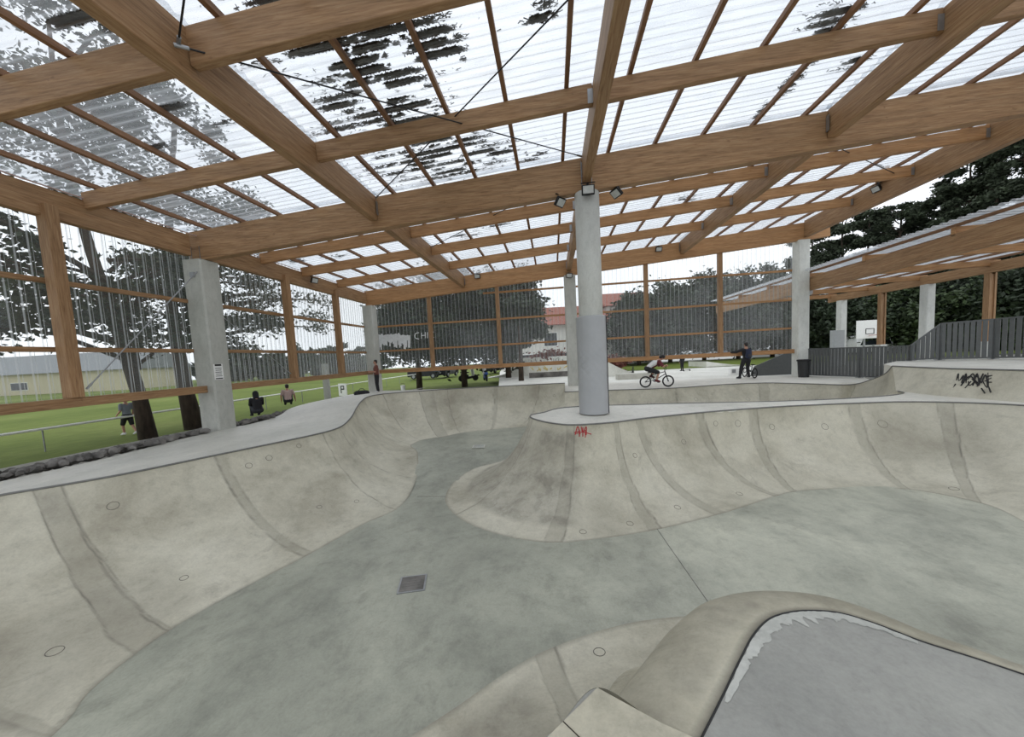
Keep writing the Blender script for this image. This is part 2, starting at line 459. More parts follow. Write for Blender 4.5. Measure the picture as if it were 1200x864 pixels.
# floor of the bowl
ys = [-6+k*.5 for k in range(48)]; vs = []; fs = []
xs = [-9.6+k*.5 for k in range(44)]
for y in ys:
    for x in xs: vs.append((x, y, zf(y)-.002))
nx = len(xs)
for j in range(len(ys)-1):
    for i in range(nx-1):
        a = j*nx+i; fs.append((a, a+1, a+nx+1, a+nx))
me = bpy.data.meshes.new('floor'); me.from_pydata(vs, [], fs)
flo_o = struct(link('floor', me, 'floor_concrete', None, None, True), 'smooth grey concrete floor of the skate bowl', 'floor')
def groove(name, pts, w=.012, mat='litter', parent=None):
    k = MB()
    for a, b in zip(pts, pts[1:]): k.bar(a, b, w, .003)
    return k.build(name, mat, parent)
groove('saw_joint', [fl(770, 620)+V((0, 0, 0)), fl(830, 706)], .008, 'rock', flo_o)
groove('saw_joint', [fl(489, 582), fl(522, 582)], .008, 'rock', flo_o)

# left wall and the raised back pocket
LP = [(W(-10, -2), FW(-4.7, -3.2), W(-10.6, -2)), (W(-8.9, 2.9), fl(60, 864), W(-9.7, 3.2)), (onZ(0, 581), fl(108, 808), W(-9.42, 4.7)),
      (onZ(60, 571), fl(185, 748), W(-9.33, 5.4)), (onZ(140, 557), fl(262, 702), W(-9.25, 6.3)), (onZ(257, 533), fl(362, 650), W(-9.5, 7.9)),
      (onZ(330, 518), fl(425, 615), W(-9.5, 9.2)), (onZ(380, 507), fl(466, 596), W(-9.4, 10.3)), (onZ(399, 500.5), fl(489, 558), W(-9.6, 11.4, .03)),
      (onZ(411, 490, .06), fl(490, 538), W(-10, 12.4, .12)), (onZ(418, 478, .18), fl(489, 529), W(-10.1, 13.4, .17)), (onZ(424, 470, .30), fl(482, 522.5), W(-10.2, 15.0, .17)),
      (onZ(432, 465, .36), fl(487, 519), W(-10.3, 17.3, .15)), (onZ(450, 461.8, .36), fl(494, 516), W(-10.3, 19.2, .1)),
      (onZ(475, 459.8, .36), fl(505, 514), W(-8.6, 19.2, .08)), (onZ(500, 458, .36), fl(520, 512), W(-6.6, 19.2, .06)), (onZ(525, 456.3, .36), fl(541, 507.5), W(-5, 19.2, .05)),
      (onZ(581, 453.2, .36), fl(576, 503.5), W(-2.9, 19.2, .03)), (onZ(632, 450.6, .36), fl(606, 501), W(-1, 19.2, .01)), (onZ(662, 449.2, .36), fl(622, 499.5), W(.5, 19.2, 0))]
NPER = 34
SL_L = [(2.93, 2, .36), (3.22, 1, .1), (5.0, 2, .16), (7.0, 1, .1), (8.0, 1, .1), (10.4, 1, .08), (11.4, 1, .08), (13.0, 1, .08), (15.0, 2, .5), (16.0, 1, .08), (17.0, 2, .14), (18.05, 1, .08), (1.05, 2, .14)]
wl, LA, LB = loft_wall('wall_left', [p[0] for p in LP], [p[1] for p in LP], NPER, SL_L,
    scuffs=[(0, 4, .55, .95, .35), (15, 19, .0, .3, .35), (2.4, 3.4, .0, .2, .6)])
struct(wl, 'curved beige concrete bowl wall along the left and round the back pocket', 'bowl wall'); coping(wl, LA)
ring_marks(wl, LA, LB, NPER, [(3.75, .16, .07), (3.95, .72, .05), (5.9, .62, .05), (5.35, .12, .06), (6.6, .7, .05), (1.9, .75, .07), (5.7, .1, .06), (6.3, .06, .05), (15.3, .2, .05), (15.8, .18, .05), (18.3, .2, .05), (18.7, .2, .05), (14.0, .18, .06)])
dk = deck_strip('deck_left', LA, spline([p[2] for p in LP], NPER), ends=(False, True))
struct(dk, 'pale concrete deck between bowl lip and rock strip on the left', 'deck')

# island with the padded column; its lip runs on to the right as the front bowl wall
IZ = .1
isl = [(W(10.9, -4), FW(8.2, -4)), (W(10.8, 3), FW(8.15, 2.2)), (W(10.6, 7.2), FW(8.0, 5.2)), (onZ(1200, 475.5), fl(1225, 622)), (onZ(1130, 472.3), fl(1160, 593)), (onZ(1060, 471.3), fl(1105, 580)), (onZ(1000, 473), fl(1062, 573.5)),
       (onZ(930, 476, .02), fl(985, 573)), (onZ(883, 479, .03), fl(930, 576.5)), (onZ(820, 484, .05), fl(912, 581)), (onZ(748, 491.5, .07), fl(846, 602)), (onZ(722, 495, .08), fl(769, 621)),
       (onZ(692, 497.5, IZ), fl(706, 631)), (onZ(667, 498.3, IZ), fl(645, 636)), (onZ(645, 496, IZ), fl(590, 628)), (onZ(628, 492, IZ), fl(548, 613)), (onZ(622, 489.5, IZ), fl(526, 596)),
       (onZ(621.5, 487.5, IZ), fl(522, 582)), (onZ(625, 486, IZ), fl(534, 563)), (onZ(636, 484, IZ), fl(556, 549)), (W(.1, 10.2, IZ), fl(588, 540)), (W(.9, 10.45, IZ), FW(-.2, 11.9)),
       (W(2.2, 10.6, .07), FW(2.2, 12.2)), (W(3.8, 10.8, .03), FW(3.8, 12.3)), (W(6.1, 10.75, 0), FW(6.1, 12.3)), (W(8.3, 10.85, 0), FW(7.9, 12.3)), (W(9.6, 11.2, 0), FW(8.6, 12.35)), (W(10.15, 11.6, 0), FW(9.0, 12.4)), (W(10.3, 11.95, 0), FW(9.3, 12.5))]
wi, IA, IB = loft_wall('wall_island', [p[0] for p in isl], [p[1] for p in isl], NPER,
    [(6.0, 2, .2), (8.0, 2, .2), (9.0, 2, .17), (10.0, 2, .22), (11.0, 2, .2), (12.95, 2, .24), (4.3, 2, .2), (15.6, 1, .08)],
    scuffs=[(12.3, 21.0, .02, .85, .75), (3.3, 6.0, .0, .6, .35), (11.5, 12.6, .5, 1, .3)])
struct(wi, 'beige concrete bowl wall curving round the column island and on to the right', 'bowl wall'); coping(wi, IA)
ring_marks(wi, IA, IB, NPER, [(8.35, .14, .08), (8.75, .12, .06), (9.4, .25, .06), (7.6, .2, .07), (6.55, .22, .08), (5.5, .2, .1), (9.4, .85, .06), (10.4, .82, .06), (11.4, .88, .06), (12.4, .9, .06), (4.6, .85, .07), (10.5, .3, .05)])
ip = [p[0] for p in isl][1:]
ring = IA[NPER:]
pts = [p for p in ring[::8]] + [W(10.28, 11.9), W(10.25, 10.8), W(10.46, 10.0), W(10.62, 9.3), W(10.95, 8), W(11.3, 3)]
slab('deck_island', pts, .25, 'deck_lit'); struct(bpy.data.objects['deck_island'], 'flat concrete island deck around the padded column', 'deck')

# channel behind the island: back wall, then the hip that climbs to the raised bank
ch = [(W(.45, 15.55, 0), FW(.3, 13.9)), (onZ(716, 457.5), FW(2.3, 13.9)), (onZ(790, 455), FW(4.7, 13.8)), (onZ(850, 450.8), FW(6.6, 13.9)), (onZ(900, 449), FW(7.8, 13.9)), (onZ(950, 450.2), FW(8.5, 13.5)),
      (onZ(985, 451.2), FW(8.9, 13.2)), (onZ(1005, 450), FW(9.1, 13.0)), (W(11.25, 14.0, .18), FW(9.25, 12.85)), (W(11.15, 13.4, .42), FW(9.3, 12.7)), (W(10.85, 12.8, .7), FW(9.35, 12.55))]
wc, CA, CB = loft_wall('wall_channel', [p[0] for p in ch], [p[1] for p in ch], NPER, [(2.05, 1, .1), (3.9, 2, .3), (7.0, 1, .1)], scuffs=[(7.0, 10, 0, 1, .5)])
struct(wc, 'low concrete wall of the channel behind the column island', 'bowl wall'); coping(wc, CA)
ring_marks(wc, CA, CB, NPER, [(1.6, .3, .08), (2.4, .25, .08), (3.5, .3, .08), (5.3, .3, .08), (4.6, .3, .07)])
pts = list(CA[:8*NPER:8]) + [W(11.45, 14.0, 0), W(12.6, 15.9), W(13.0, 16.6), W(12.2, 18.7), W(12.2, 19.2), W(.45, 19.2)]
struct(slab('deck_back', pts, .3, 'deck_lit'), 'concrete deck beyond the channel where the rider rolls', 'deck')
def arcs_fill(name, arcs, label):
    vs = []; fs = []; n = len(arcs[0])
    for a_ in arcs: vs += a_
    for k_ in range(len(arcs)-1):
        for j in range(n-1): q = k_*n+j; fs.append((q, q+1, q+n+1, q+n))
    me = bpy.data.meshes.new(name); me.from_pydata(vs, [], fs); bm = bmesh.new(); bm.from_mesh(me); bmesh.ops.recalc_face_normals(bm, faces=bm.faces[:]); bm.to_mesh(me); bm.free()
    o = struct(link(name, me, 'bowl_concrete', None, None, True), label, 'bowl wall'); return o
def arcl(c, f): return [arc(c, f, j/NV) for j in range(NV+1)]
arcs_fill('wall_end', [arcl(LA[-1], LB[-1]), arcl(CA[0]+V((0, 0, .0)), CB[0])], 'concrete end face where the raised pocket wall drops to the channel')
arcs_fill('wall_hip', [arcl(CA[-1], CB[-1]), arcl(W(10.75, 12.5, .5), FW(9.33, 12.53)), arcl(W(10.5, 12.2, .22), FW(9.32, 12.51)), arcl(IA[-1], IB[-1])], 'concrete hip joining channel and raised bank')
# bank wall with graffiti and the raised deck on it
bb = [W(10.29, 12.0), W(10.25, 10.8), W(10.46, 10), W(10.62, 9.3), W(10.95, 8), W(11.25, 5), W(11.4, 0)]
bt = [W(10.85, 12.8, .7), W(10.68, 10.95, .7), W(10.86, 10.15, .7), W(11.0, 9.4, .7), W(11.3, 8, .7), W(11.6, 5, .7), W(11.7, 0, .7)]
def bank_pt(t, s):
    i = min(len(bb)-2, int(t)); f = t-i
    return bb[i].lerp(bb[i+1], f).lerp(bt[i].lerp(bt[i+1], f), s)
vs = []; fs = []
NT = 60
for k in range(NT+1):
    for j in range(9): vs.append(bank_pt(k*6/NT, j/8))
for k in range(NT):
    for j in range(8): a = k*9+j; fs.append((a, a+1, a+10, a+9))
me = bpy.data.meshes.new('wall_bank'); me.from_pydata(vs, [], fs)
bank = struct(link('wall_bank', me, 'bowl_concrete', None, None, True), 'raised concrete bank wall at right with black spray scribble', 'bank wall')
pts = bt + [W(18, 0, .7), W(18, 14, .7), W(15.3, 14.2, .7), W(14.2, 15.0, .7), W(13.2, 15.4, .7), W(11.6, 14.0, .7)]
struct(slab('deck_raised', pts, .75, 'deck_lit'), 'raised concrete deck behind the bank under the slatted fence', 'deck')
k = MB(); k.tube([p+V((0, 0, .005)) for p in bt], .022, 8); k.build('coping', 'coping_steel', bank)

# wall and deck below the photographer
nw = [(W(2.2, 2.5, -.6), FW(2.6, 4.3)), (W(1.3, 2.3, -.35), FW(1.6, 4.2)), (W(.95, 1.8, -.3), fl(735, 731)), (onZ(776, 848, -.02), fl(643, 761)), (onZ(701, 806), fl(598, 785)), (onZ(640, 864), fl(530, 832)), (W(-.5, 1.25), fl(480, 864)), (W(-1.5, .3), FW(-2.3, 1.9)), (W(-3.2, -1.8), FW(-3.9, -.6)), (W(-4.2, -4), FW(-4.6, -4))]
wn, NA, NB = loft_wall('wall_near', [p[0] for p in nw], [p[1] for p in nw], NPER, [(3.1, 2, .2)], scuffs=[(3.3, 6.0, .3, .95, .6)])
struct(wn, 'beige concrete bowl wall rising to the lip just below the viewer', 'bowl wall')
ring_marks(wn, NA, NB, NPER, [(2.45, .90, .06)])
edge_px = [(823, 863.5), (845, 820), (868, 772), (884, 743), (903, 725), (925, 718), (950, 716), (985, 719), (1025, 731), (1080, 752), (1140, 771), (1200, 791)]
ed = [onZ(x, y, 0) for x, y in edge_px]
ed = [ed[0] + (ed[0]-ed[1])*1.0] + ed + [ed[-1] + (ed[-1]-ed[-2])*3, ed[-1] + (ed[-1]-ed[-2])*9]
EA = spline(ed, 14)
lipa = NA[4*NPER:]
pts = [V((p.x, p.y, 0)) for p in EA[::3]] + [W(6.5, -6), W(-4.3, -6)] + [V((p.x, p.y, 0)) for p in reversed(lipa[::5])]
struct(slab('deck_near', pts, .5, 'near_deck_concrete'), 'smooth dark grey concrete deck in the right foreground', 'deck')
# rolled-over shoulder around the near deck
prof = [(0, 0), (.05, .002), (.12, .010), (.20, .028), (.28, .058), (.36, .105), (.43, .17), (.49, .26), (.54, .38), (.58, .52), (.63, .70), (.71, .9), (.84, 1.1), (1.05, 1.3), (1.35, 1.45), (1.7, 1.503)]
n = len(EA); vs = []; fs = []; sm = []; sc = []
wid = lerp_list([1, 1, 1, 1, 1, 1, .95, .9, .85, .75, .62, .52, .45, .4, .4, .4], 14)[:n]
for i in range(n):
    d = (EA[min(n-1, i+1)]-EA[max(0, i-1)]).normalized(); o = V((-d.y, d.x, 0))
    for j, (a, b) in enumerate(prof):
        k = wid[min(i, len(wid)-1)]
        vs.append(EA[i] + o*(a*k) - V((0, 0, b*(k if b < .3 else 1-(1-k)*max(0, 1-(b-.3)/1.2)))))
        sm.append(max(0, 1-a/.02)*.9); sc.append((.9 if .05 < a < .6 else .2)*(.5+.5*noise.noise(V((i*.2, a*4, 0)))))
q = len(prof)
for i in range(n-1):
    for j in range(q-1): a = i*q+j; fs.append((a, a+1, a+q+1, a+q))
me = bpy.data.meshes.new('wall_shoulder'); me.from_pydata(vs, [], fs)
for nm, vals in (('seam', sm), ('patch', [0.0]*len(sm)), ('scuff', sc)):
    at = me.attributes.new(nm, 'FLOAT', 'POINT'); at.data.foreach_set('value', vals)
bm = bmesh.new(); bm.from_mesh(me); bmesh.ops.recalc_face_normals(bm, faces=bm.faces[:]); bm.to_mesh(me); bm.free()
sh = struct(link('wall_shoulder', me, 'lip_concrete', None, None, True), 'rounded beige concrete shoulder curling round the near grey deck', 'bowl shoulder')
k = MB(); k.tube([p + V((0, 0, .001)) for p in EA[10:]], .005, 5); k.build('edge_joint', 'black_spray', sh)
nd = bpy.data.objects['deck_near']; random.seed(5)
vs = []; fs = []; i0, i1 = 14*2, 14*10
for i in range(i0, i1):
    d = (EA[i+1]-EA[i-1]).normalized(); o = V((d.y, -d.x, 0)); f = (i-i0)/(i1-i0)
    wd = (.03 + .08*max(0, math.sin(f*3.0))*(.6 + 1.0*noise.noise(V((i*.22, 1, 0)))) + .02*noise.noise(V((i*.9, 3, 0))))
    c_ = V((EA[i].x, EA[i].y, .0025)); vs += [c_ + o*(.006 + .015*max(0, noise.noise(V((i*.3, 7, 0))))), c_ + o*max(.012, wd)]
for i in range(len(vs)//2-1): fs.append((2*i, 2*i+2, 2*i+3, 2*i+1))
me = bpy.data.meshes.new('mortar_patch'); me.from_pydata(vs, [], fs); o = link('mortar_patch', me, 'column_concrete', nd); o['label'] = 'ragged pale mortar patch along the deck edge'
# beige block at the lip, left of the shoulder
A0, B0, C0, D0 = onZ(700, 806, .02), onZ(776, 848, .02), onZ(742, 900, .02), onZ(660, 846, .02)
lip = struct(slab('trim_lip', [A0, B0, onZ(830, 872, .02), C0, onZ(600, 905, .02)], .35, 'lip_concrete'), 'pale concrete block at the lip beside the shoulder', 'lip block')
for nm in ('seam', 'patch', 'scuff'): lip.data.attributes.new(nm, 'FLOAT', 'POINT')
groove('saw_joint', [D0 + V((0, 0, .001)), onZ(690, 875, .021)], .004, 'litter', lip)

# drains
for (x, y, lab, r) in ((483.5, 684.5, 'square dark metal drain cover in the near bowl floor', .19), (561, 523.5, 'small pale drain cover in the back pocket floor', .2)):
    p = fl(x, y); t = empty('drain_cover', lab, 'drain cover', p, .25 if y > 600 else .1)
    k = MB(); k.box((0, 0, .004), (2*r, 2*r, .012)); k.build('frame', 'galvanised' if y > 600 else 'deck_concrete', t)
    k = MB()
    k.box((0, 0, .009), (2*r-.05, 2*r-.05, .008))
    for i in range(5): k.box((0, -r*.6+i*r*.3, .014), (2*r-.1, .012, .006))
    k.build('grate', 'rock' if y > 600 else 'column_concrete', t)

# spray paint
def strokes(name, mat, parent, fn, lines, r=.012):
    k = MB()
    for ln in lines:
        P = [fn(*p) for p in ln]
        if len(P) > 2: P = spline(P, 4)
        k.tube(P, r, 5)
    return k.build(name, mat, parent)
def isl_pt(x, y):                               # pixel on the front of the island wall -> the point of the wall behind it
    best = None; v = ray(x, y).normalized()
    for i in range(11*NPER, 14*NPER, 2):
        for j in range(0, 14):
            p = arc(IA[i], IB[i], j/NV); d = (p-EYE); e = (d - v*d.dot(v)).length
            if best is None or e < best[0]: best = (e, i, j)
    _, i, j = best; p = arc(IA[i], IB[i], j/NV); q = EYE + v*((p-EYE).dot(v)); return q + (EYE-p).normalized()*.004
o = strokes('spray_tag', 'red_spray', wi, isl_pt, [[(674, 510), (677, 500), (680, 509)], [(673, 507), (680, 505)], [(681, 500), (683, 507), (687, 500), (687, 510)], [(683, 501), (683, 512)], [(674, 508.5), (682, 506.5), (693, 509)], [(679, 505), (679, 512)], [(686, 504), (686, 513)]], .010)
o['label'] = 'red spray-painted tag'
def bank_px(x, y):
    best = None; v = ray(x, y).normalized()
    for i in range(0, 61):
        for j in range(0, 13):
            p = bank_pt(i*.07, j/12); d = p-EYE; e = (d-v*d.dot(v)).length
            if best is None or e < best[0]: best = (e, p)
    p = best[1]; q = EYE + v*((p-EYE).dot(v)); return q + (EYE-p).normalized()*.006
zz = [[(1117, 455), (1120, 450)], [(1121, 446), (1123, 438), (1124, 447), (1129, 440), (1127, 449)], [(1129, 449), (1132, 438), (1133, 451), (1138, 440)], [(1134, 445), (1140, 438), (1142, 447), (1136, 452), (1135, 447)],
      [(1140, 452), (1145, 438), (1147, 452), (1139, 444)], [(1144, 441), (1150, 446), (1145, 453), (1152, 438)], [(1150, 449), (1155, 439), (1157, 455), (1151, 445)], [(1154, 447), (1162, 443)], [(1158, 437), (1159, 452)], [(1157, 441), (1163, 440)], [(1157, 448), (1162, 448)], [(1158, 452), (1161, 460)], [(1150, 455), (1154, 461)], [(1126, 452), (1136, 441), (1146, 449)], [(1131, 455), (1138, 447)]]
o = strokes('spray_tag', 'black_spray', bank, bank_px, zz, .014); o['label'] = 'black spray-painted scribble'

# ---------------------------------------------------------------- the timber hall
Y0, Y1, Y2 = -.2, 9.25, 18.55
XL, XM, XR = -9.75, 1.0, 11.85
XA = [-4.45, 1.0, 6.4]                          # A-beams between
def hanger(parent, p, w, h, ax):
    k = MB()
    if ax == 'y': k.box(p, (w, .006, h)); k.box((p[0]-w/2, p[1]-.04, p[2]), (.006, .09, h)); k.box((p[0]+w/2, p[1]-.04, p[2]), (.006, .09, h))
    else: k.box(p, (.006, w, h)); k.box((p[0]-.04, p[1]-w/2, p[2]), (.09, .006, h)); k.box((p[0]-.04, p[1]+w/2, p[2]), (.09, .006, h))
    k.build('joist_hanger', 'galvanised', parent)
def sbeam(x0, x1, y, c0, c1, w, name, label, cat, mat='wood_x', group=None):
    """beam running across, following the roof pitch; c0/c1 = underside and top above the roof plane"""
    k = MB(); a = V((x0, y, zr(x0, (c0+c1)/2))); b = V((x1, y, zr(x1, (c0+c1)/2)))
    k.bar(a, b, w, c1-c0)
    o = k.build(name, mat, None, ((x0+x1)/2, y, zr((x0+x1)/2, c0)), False, .012)
    return tag(o, label, cat, group, 'thing')
sbeam(XL-.2, XR+.1, Y1, 0, .8, .22, 'main_beam', 'huge glulam cross beam resting on the padded column', 'beam', group='main cross beams')
sbeam(XL-.1, 12.9, Y2, 0, .78, .22, 'main_beam', 'glulam cross beam along the top of the clad back wall', 'beam', 'wood_x_far', 'main cross beams')
sbeam(XL-.2, XR+.1, Y0, 0, .8, .22, 'main_beam', 'glulam cross beam overhead behind the viewer', 'beam', group='main cross beams')
def abeam(x, y0, y1, label, c0=.2, c1=.8, w=.2):
    k = MB(); k.bar((x, y0, zr(x, (c0+c1)/2)), (x, y1, zr(x, (c0+c1)/2)), w, c1-c0)
    o = k.build('roof_beam', 'wood_y', None, (x, (y0+y1)/2, zr(x, c0)), False, .012)
    tag(o, label, 'beam', 'beams running front to back', 'thing')
    return o
g = .12
sides = {-4.45: 'left of the padded column', 1.0: 'in line with the padded column', 6.4: 'right of the padded column'}
for x in XA:
    a = abeam(x, Y0+g, Y1-g, 'big glulam roof beam before the cross beam, ' + sides[x])
    hanger(a, (0, Y1-g-.01-a.location.y, .3), .26, .34, 'y')
    b = abeam(x, Y1+g, Y2-g, 'glulam roof beam between cross beam and back wall, ' + sides[x])
    hanger(b, (0, Y2-g-.01-b.location.y, .3), .26, .34, 'y')
abeam(XR+.05, Y0+g, Y2-g, 'long glulam edge beam along the open right side of the roof', .1, .85, .22)
for (y0, y1, t) in ((Y0, Y1-.3, 'near the viewer'), (Y1+.3, Y2-.3, 'towards the back corner')):
    abeam(XL, y0, y1, 'glulam beam along the top of the left cladding, '+t, .08, .64, .18)
# purlins
PL = [(2.3, 'overhead at the very front'), (4.35, 'second before the cross beam'), (6.8, 'just before the big cross beam'), (11.4, 'first behind the cross beam'), (13.4, 'second behind the cross beam'), (15.75, 'nearest the back wall')]
bays = [(XL+.05, -4.55, 'left wall bay'), (-4.35, .9, 'bay left of the padded column'), (1.1, 6.3, 'bay right of the padded column'), (6.5, XR-.07, 'bay by the open right side')]
for y, t in PL:
    for x0, x1, bt_ in bays:
        o = sbeam(x0, x1, y, .33 if 4 < y < 5 else .46, .8, .12, 'purlin', 'timber purlin %s, %s' % (t, bt_), 'purlin', 'wood_x' if y < 9 else 'wood_x_far', 'purlins across the roof')
        hanger(o, (x1-.01-o.location.x, 0, .12+SL*(x1-x0)/2), .13, .24, 'x')
# battens
names = {}
for k_ in range(-9, 11):
    x = .45 + 1.09*k_
    k = MB(); k.bar((x, Y0-.4, zr(x, .855)), (x, Y2+.5, zr(x, .855)), .075, .09)
    o = k.build('roof_batten', 'batten_wood', None, (x, 9, zr(x, .81)), False, .006)
    ords = ['first', 'second', 'third', 'fourth', 'fifth', 'sixth', 'seventh', 'eighth', 'ninth', 'tenth']
    if k_ <= 0: lab = 'thin brown roof batten, %s to the left of the padded column' % ords[-k_]
    else: lab = 'thin brown roof batten, %s to the right of the padded column' % ords[k_-1]
    tag(o, lab, 'batten', 'thin battens under the clear roof', 'thing')
# roof sheets: corrugated, the ribs run across
def corr_roof(name, x0, x1, y0, y1, c=.925, per=.18, amp=.022, z=None, mat='roof_sheet'):
    vs = []; fs = []; ny = int(round((y1-y0)/per*6)); nxs = 2
    zz = z if z else (lambda x: zr(x, c))
    for i in range(ny+1):
        y = y0+(y1-y0)*i/ny; ph = (y/per) % 1.0
        # flattened wave with narrow troughs
        w = math.cos(2*math.pi*ph); w = (abs(w)**.6)*(1 if w > 0 else -1)
        for x in (x0, x1): vs.append((x, y, zz(x) + amp*w))
    for i in range(ny): fs.append((2*i, 2*i+1, 2*i+3, 2*i+2))
    me = bpy.data.meshes.new(name); me.from_pydata(vs, [], fs)
    return link(name, me, mat, None, None, True)
for i, (x0, x1) in enumerate(((-10.25, -4.4), (-4.5, 1.05), (.95, 6.45), (6.35, 12.35))):
    for (y0, y1) in ((-.7, 9.3), (9.2, 19.1)):
        struct(corr_roof('ceiling', x0, x1, y0, y1, .925+.012*(i % 2)), 'clear corrugated roof sheeting, %s %s' % (['left wall bay', 'bay left of the column', 'bay right of the column', 'open right bay'][i], 'before the cross beam' if y0 < 0 else 'behind the cross beam'), 'roof sheeting')
# columns
def chamf(w, c):
    h = w/2; return [(-h+c, -h), (h-c, -h), (h, -h+c), (h, h-c), (h-c, h), (-h+c, h), (-h, h-c), (-h, -h+c)]
def column(x, y, z0, z1, w, label, mat='column_concrete', c=.04):
    t = empty('concrete_column', label, 'column', (x, y, z0), 0, 'concrete columns of the hall', 'thing')
    k = MB(); P = chamf(w, c); a = [k.bm.verts.new((px, py, -.5)) for px, py in P]; b = [k.bm.verts.new((px, py, z1-z0)) for px, py in P]
    for i in range(8): k.bm.faces.new([a[i], a[(i+1) % 8], b[(i+1) % 8], b[i]])
    k.bm.faces.new(a[::-1]); k.bm.faces.new(b); k.build('shaft', mat, t)
    for s in (-.13, .13): k = MB(); k.box((s, 0, z1-z0+.18), (.012, .25, .42)); k.build('beam_bracket', 'galvanised', t)
    return t
c1 = column(XL+.02, Y1, 0, zr(XL), .58, 'square concrete column with a notice, at the left wall beside rocks')
k = MB(); k.box((0.296, -.12, 1.66), (.006, .28, .44)); k.build('notice', 'paper_white', c1)
k = MB(); k.box((.300, -.12, 1.85), (.004, .20, .05)); k.box((.300, -.12, 1.47), (.004, .22, .03))
for i in range(5): k.box((.300, -.12, 1.76-i*.055), (.004, .20-.02*(i % 2), .018))
k.build('notice_print', 'sign_black', c1)
k = MB(); k.box((.02, -.30, 4.35), (.14, .03, .14)); k.build('junction_box', 'galvanised', c1)
column(-9.74, Y2+.05, 0, zr(XL), .56, 'concrete column at the back left corner beside a standing person')
column(XM+.02, Y2+.05, 0, zr(XM), .56, 'concrete column in the back wall behind the padded column')
c4 = column(11.78, Y2+.05, 0, zr(11.8), .5, 'pale concrete column at the back right beside the black bin', 'white_column')
k = MB(); k.box((.3, .05, 3.92), (.3, .34, .16)); k.build('beam_shoe', 'galvanised', c4)
# round padded column
t = empty('padded_column', 'round concrete column wrapped in grey padding on the island', 'column', (XM, Y1, .09), 0, None, 'thing')
k = MB(); k.lathe([(.295, 0), (.295, zr(XM)-.09-.02)], n=40); o = k.build('shaft', 'column_concrete', t, None, False)
for p in o.data.polygons: p.use_smooth = len(p.vertices) == 4
# padding with pulled diagonal creases
vs = []; fs = []; NA_, NZ = 96, 150; ph = 2.45
for j in range(NZ+1):
    z = ph*j/NZ
    for i in range(NA_):
        a = 2*math.pi*i/NA_
        cre = abs(((a*2.2 + z*5.2 + .5*noise.noise(V((a*2, z*2, 0)))) % 1.0)-.5)*2
        cre2 = abs(((a*2.2 - z*5.6 + .5*noise.noise(V((a*2, z*2, 5)))) % 1.0)-.5)*2
        win = max(0, 1-abs(z-1.2)/.7)*(.55+.6*noise.noise(V((a*1.5, z*2.2, 2))))
        r = .375 - .017*max(0, win)*(max(0, 1-cre/.3)+max(0, 1-cre2/.3)) + .004*noise.noise(V((a*3, z*3, 1))) + (.012 if j < 3 else 0)*abs(noise.noise(V((a*4, 0, 3))))
        if j in (0, NZ): r -= .03
        vs.append((r*math.cos(a), r*math.sin(a), z))
for j in range(NZ):
    for i in range(NA_): fs.append((j*NA_+i, j*NA_+(i+1) % NA_, (j+1)*NA_+(i+1) % NA_, (j+1)*NA_+i))
fs.append(tuple(range(NA_))[::-1]); fs.append(tuple(NZ*NA_+i for i in range(NA_)))
me = bpy.data.meshes.new('padding'); me.from_pydata(vs, [], fs); o = link('padding', me, 'pad_grey', t, (0, 0, .01), True); o['label'] = 'creased grey crash padding'
k = MB(); a = -.42; k.bar((.383*math.cos(a), .383*math.sin(a), .02), (.383*math.cos(a), .383*math.sin(a), ph), .022, .012, V((math.cos(a), math.sin(a), 0))); k.build('padding_seam', 'black_metal', t)
for s in (-.12, .12): k = MB(); k.box((s, 0, zr(XM)-.09+.22), (.012, .3, .52)); k.build('beam_bracket', 'galvanised', t)

# walls: posts, girts, bottom rail
def post(p, h, w, d, label, grp):
    k = MB(); k.box((0, 0, h/2), (w, d, h)); o = k.build('wall_post', 'wood_z', None, p, False, .008)
    for v in o.data.vertices: v.co += V(p)
    return tag(o, label, 'post', grp, 'thing')
gl = 'timber posts of the left cladding'
for y, lab in ((2.9, 'timber cladding post at the left edge of view'), (6.15, 'timber wall post nearest the viewer in the left cladding'), (12.4, 'timber wall post first beyond the notice column'), (15.45, 'timber wall post second beyond the notice column')):
    post((XL+.08, y, 1.29), zr(XL, .3)-1.29, .24, .20, lab, gl)
gb = 'timber posts of the back wall'
for x, lab in ((-6.4, 'timber back wall post nearest the left corner'), (-2.72, 'timber back wall post left of the red roofed house'), (4.74, 'timber back wall post just behind the rider'), (8.2, 'timber back wall post left of the person with backpack')):
    post((x, Y2+.1, 1.29), zr(x, .1)-1.29, .19, .2, lab, gb)
def rail(p, q, w, h, label, cat='rail', mat='wood_y', grp=None, nm='wall_girt'):
    k = MB(); k.bar(p, q, w, h); mid = (V(p)+V(q))/2
    return tag(k.build(nm, mat, None, mid, False, .006), label, cat, grp, 'thing')
seg = [(-.4, Y1-.3, 'near the viewer'), (Y1+.3, Y2-.25, 'beyond the notice column')]
for y0, y1, t_ in seg:
    rail((XL, y0, 1.19), (XL, y1, 1.19), .2, .19, 'thick timber bottom rail of left cladding, '+t_, 'rail', 'wood_y', 'left wall rails', 'bottom_rail')
    for z, s in ((2.28, 'lower'), (3.65, 'upper')):
        rail((XL-.23, y0, z), (XL-.23, y1, z), .09, .10, '%s timber girt of left cladding, %s' % (s, t_), 'rail', 'wood_y', 'left wall rails')
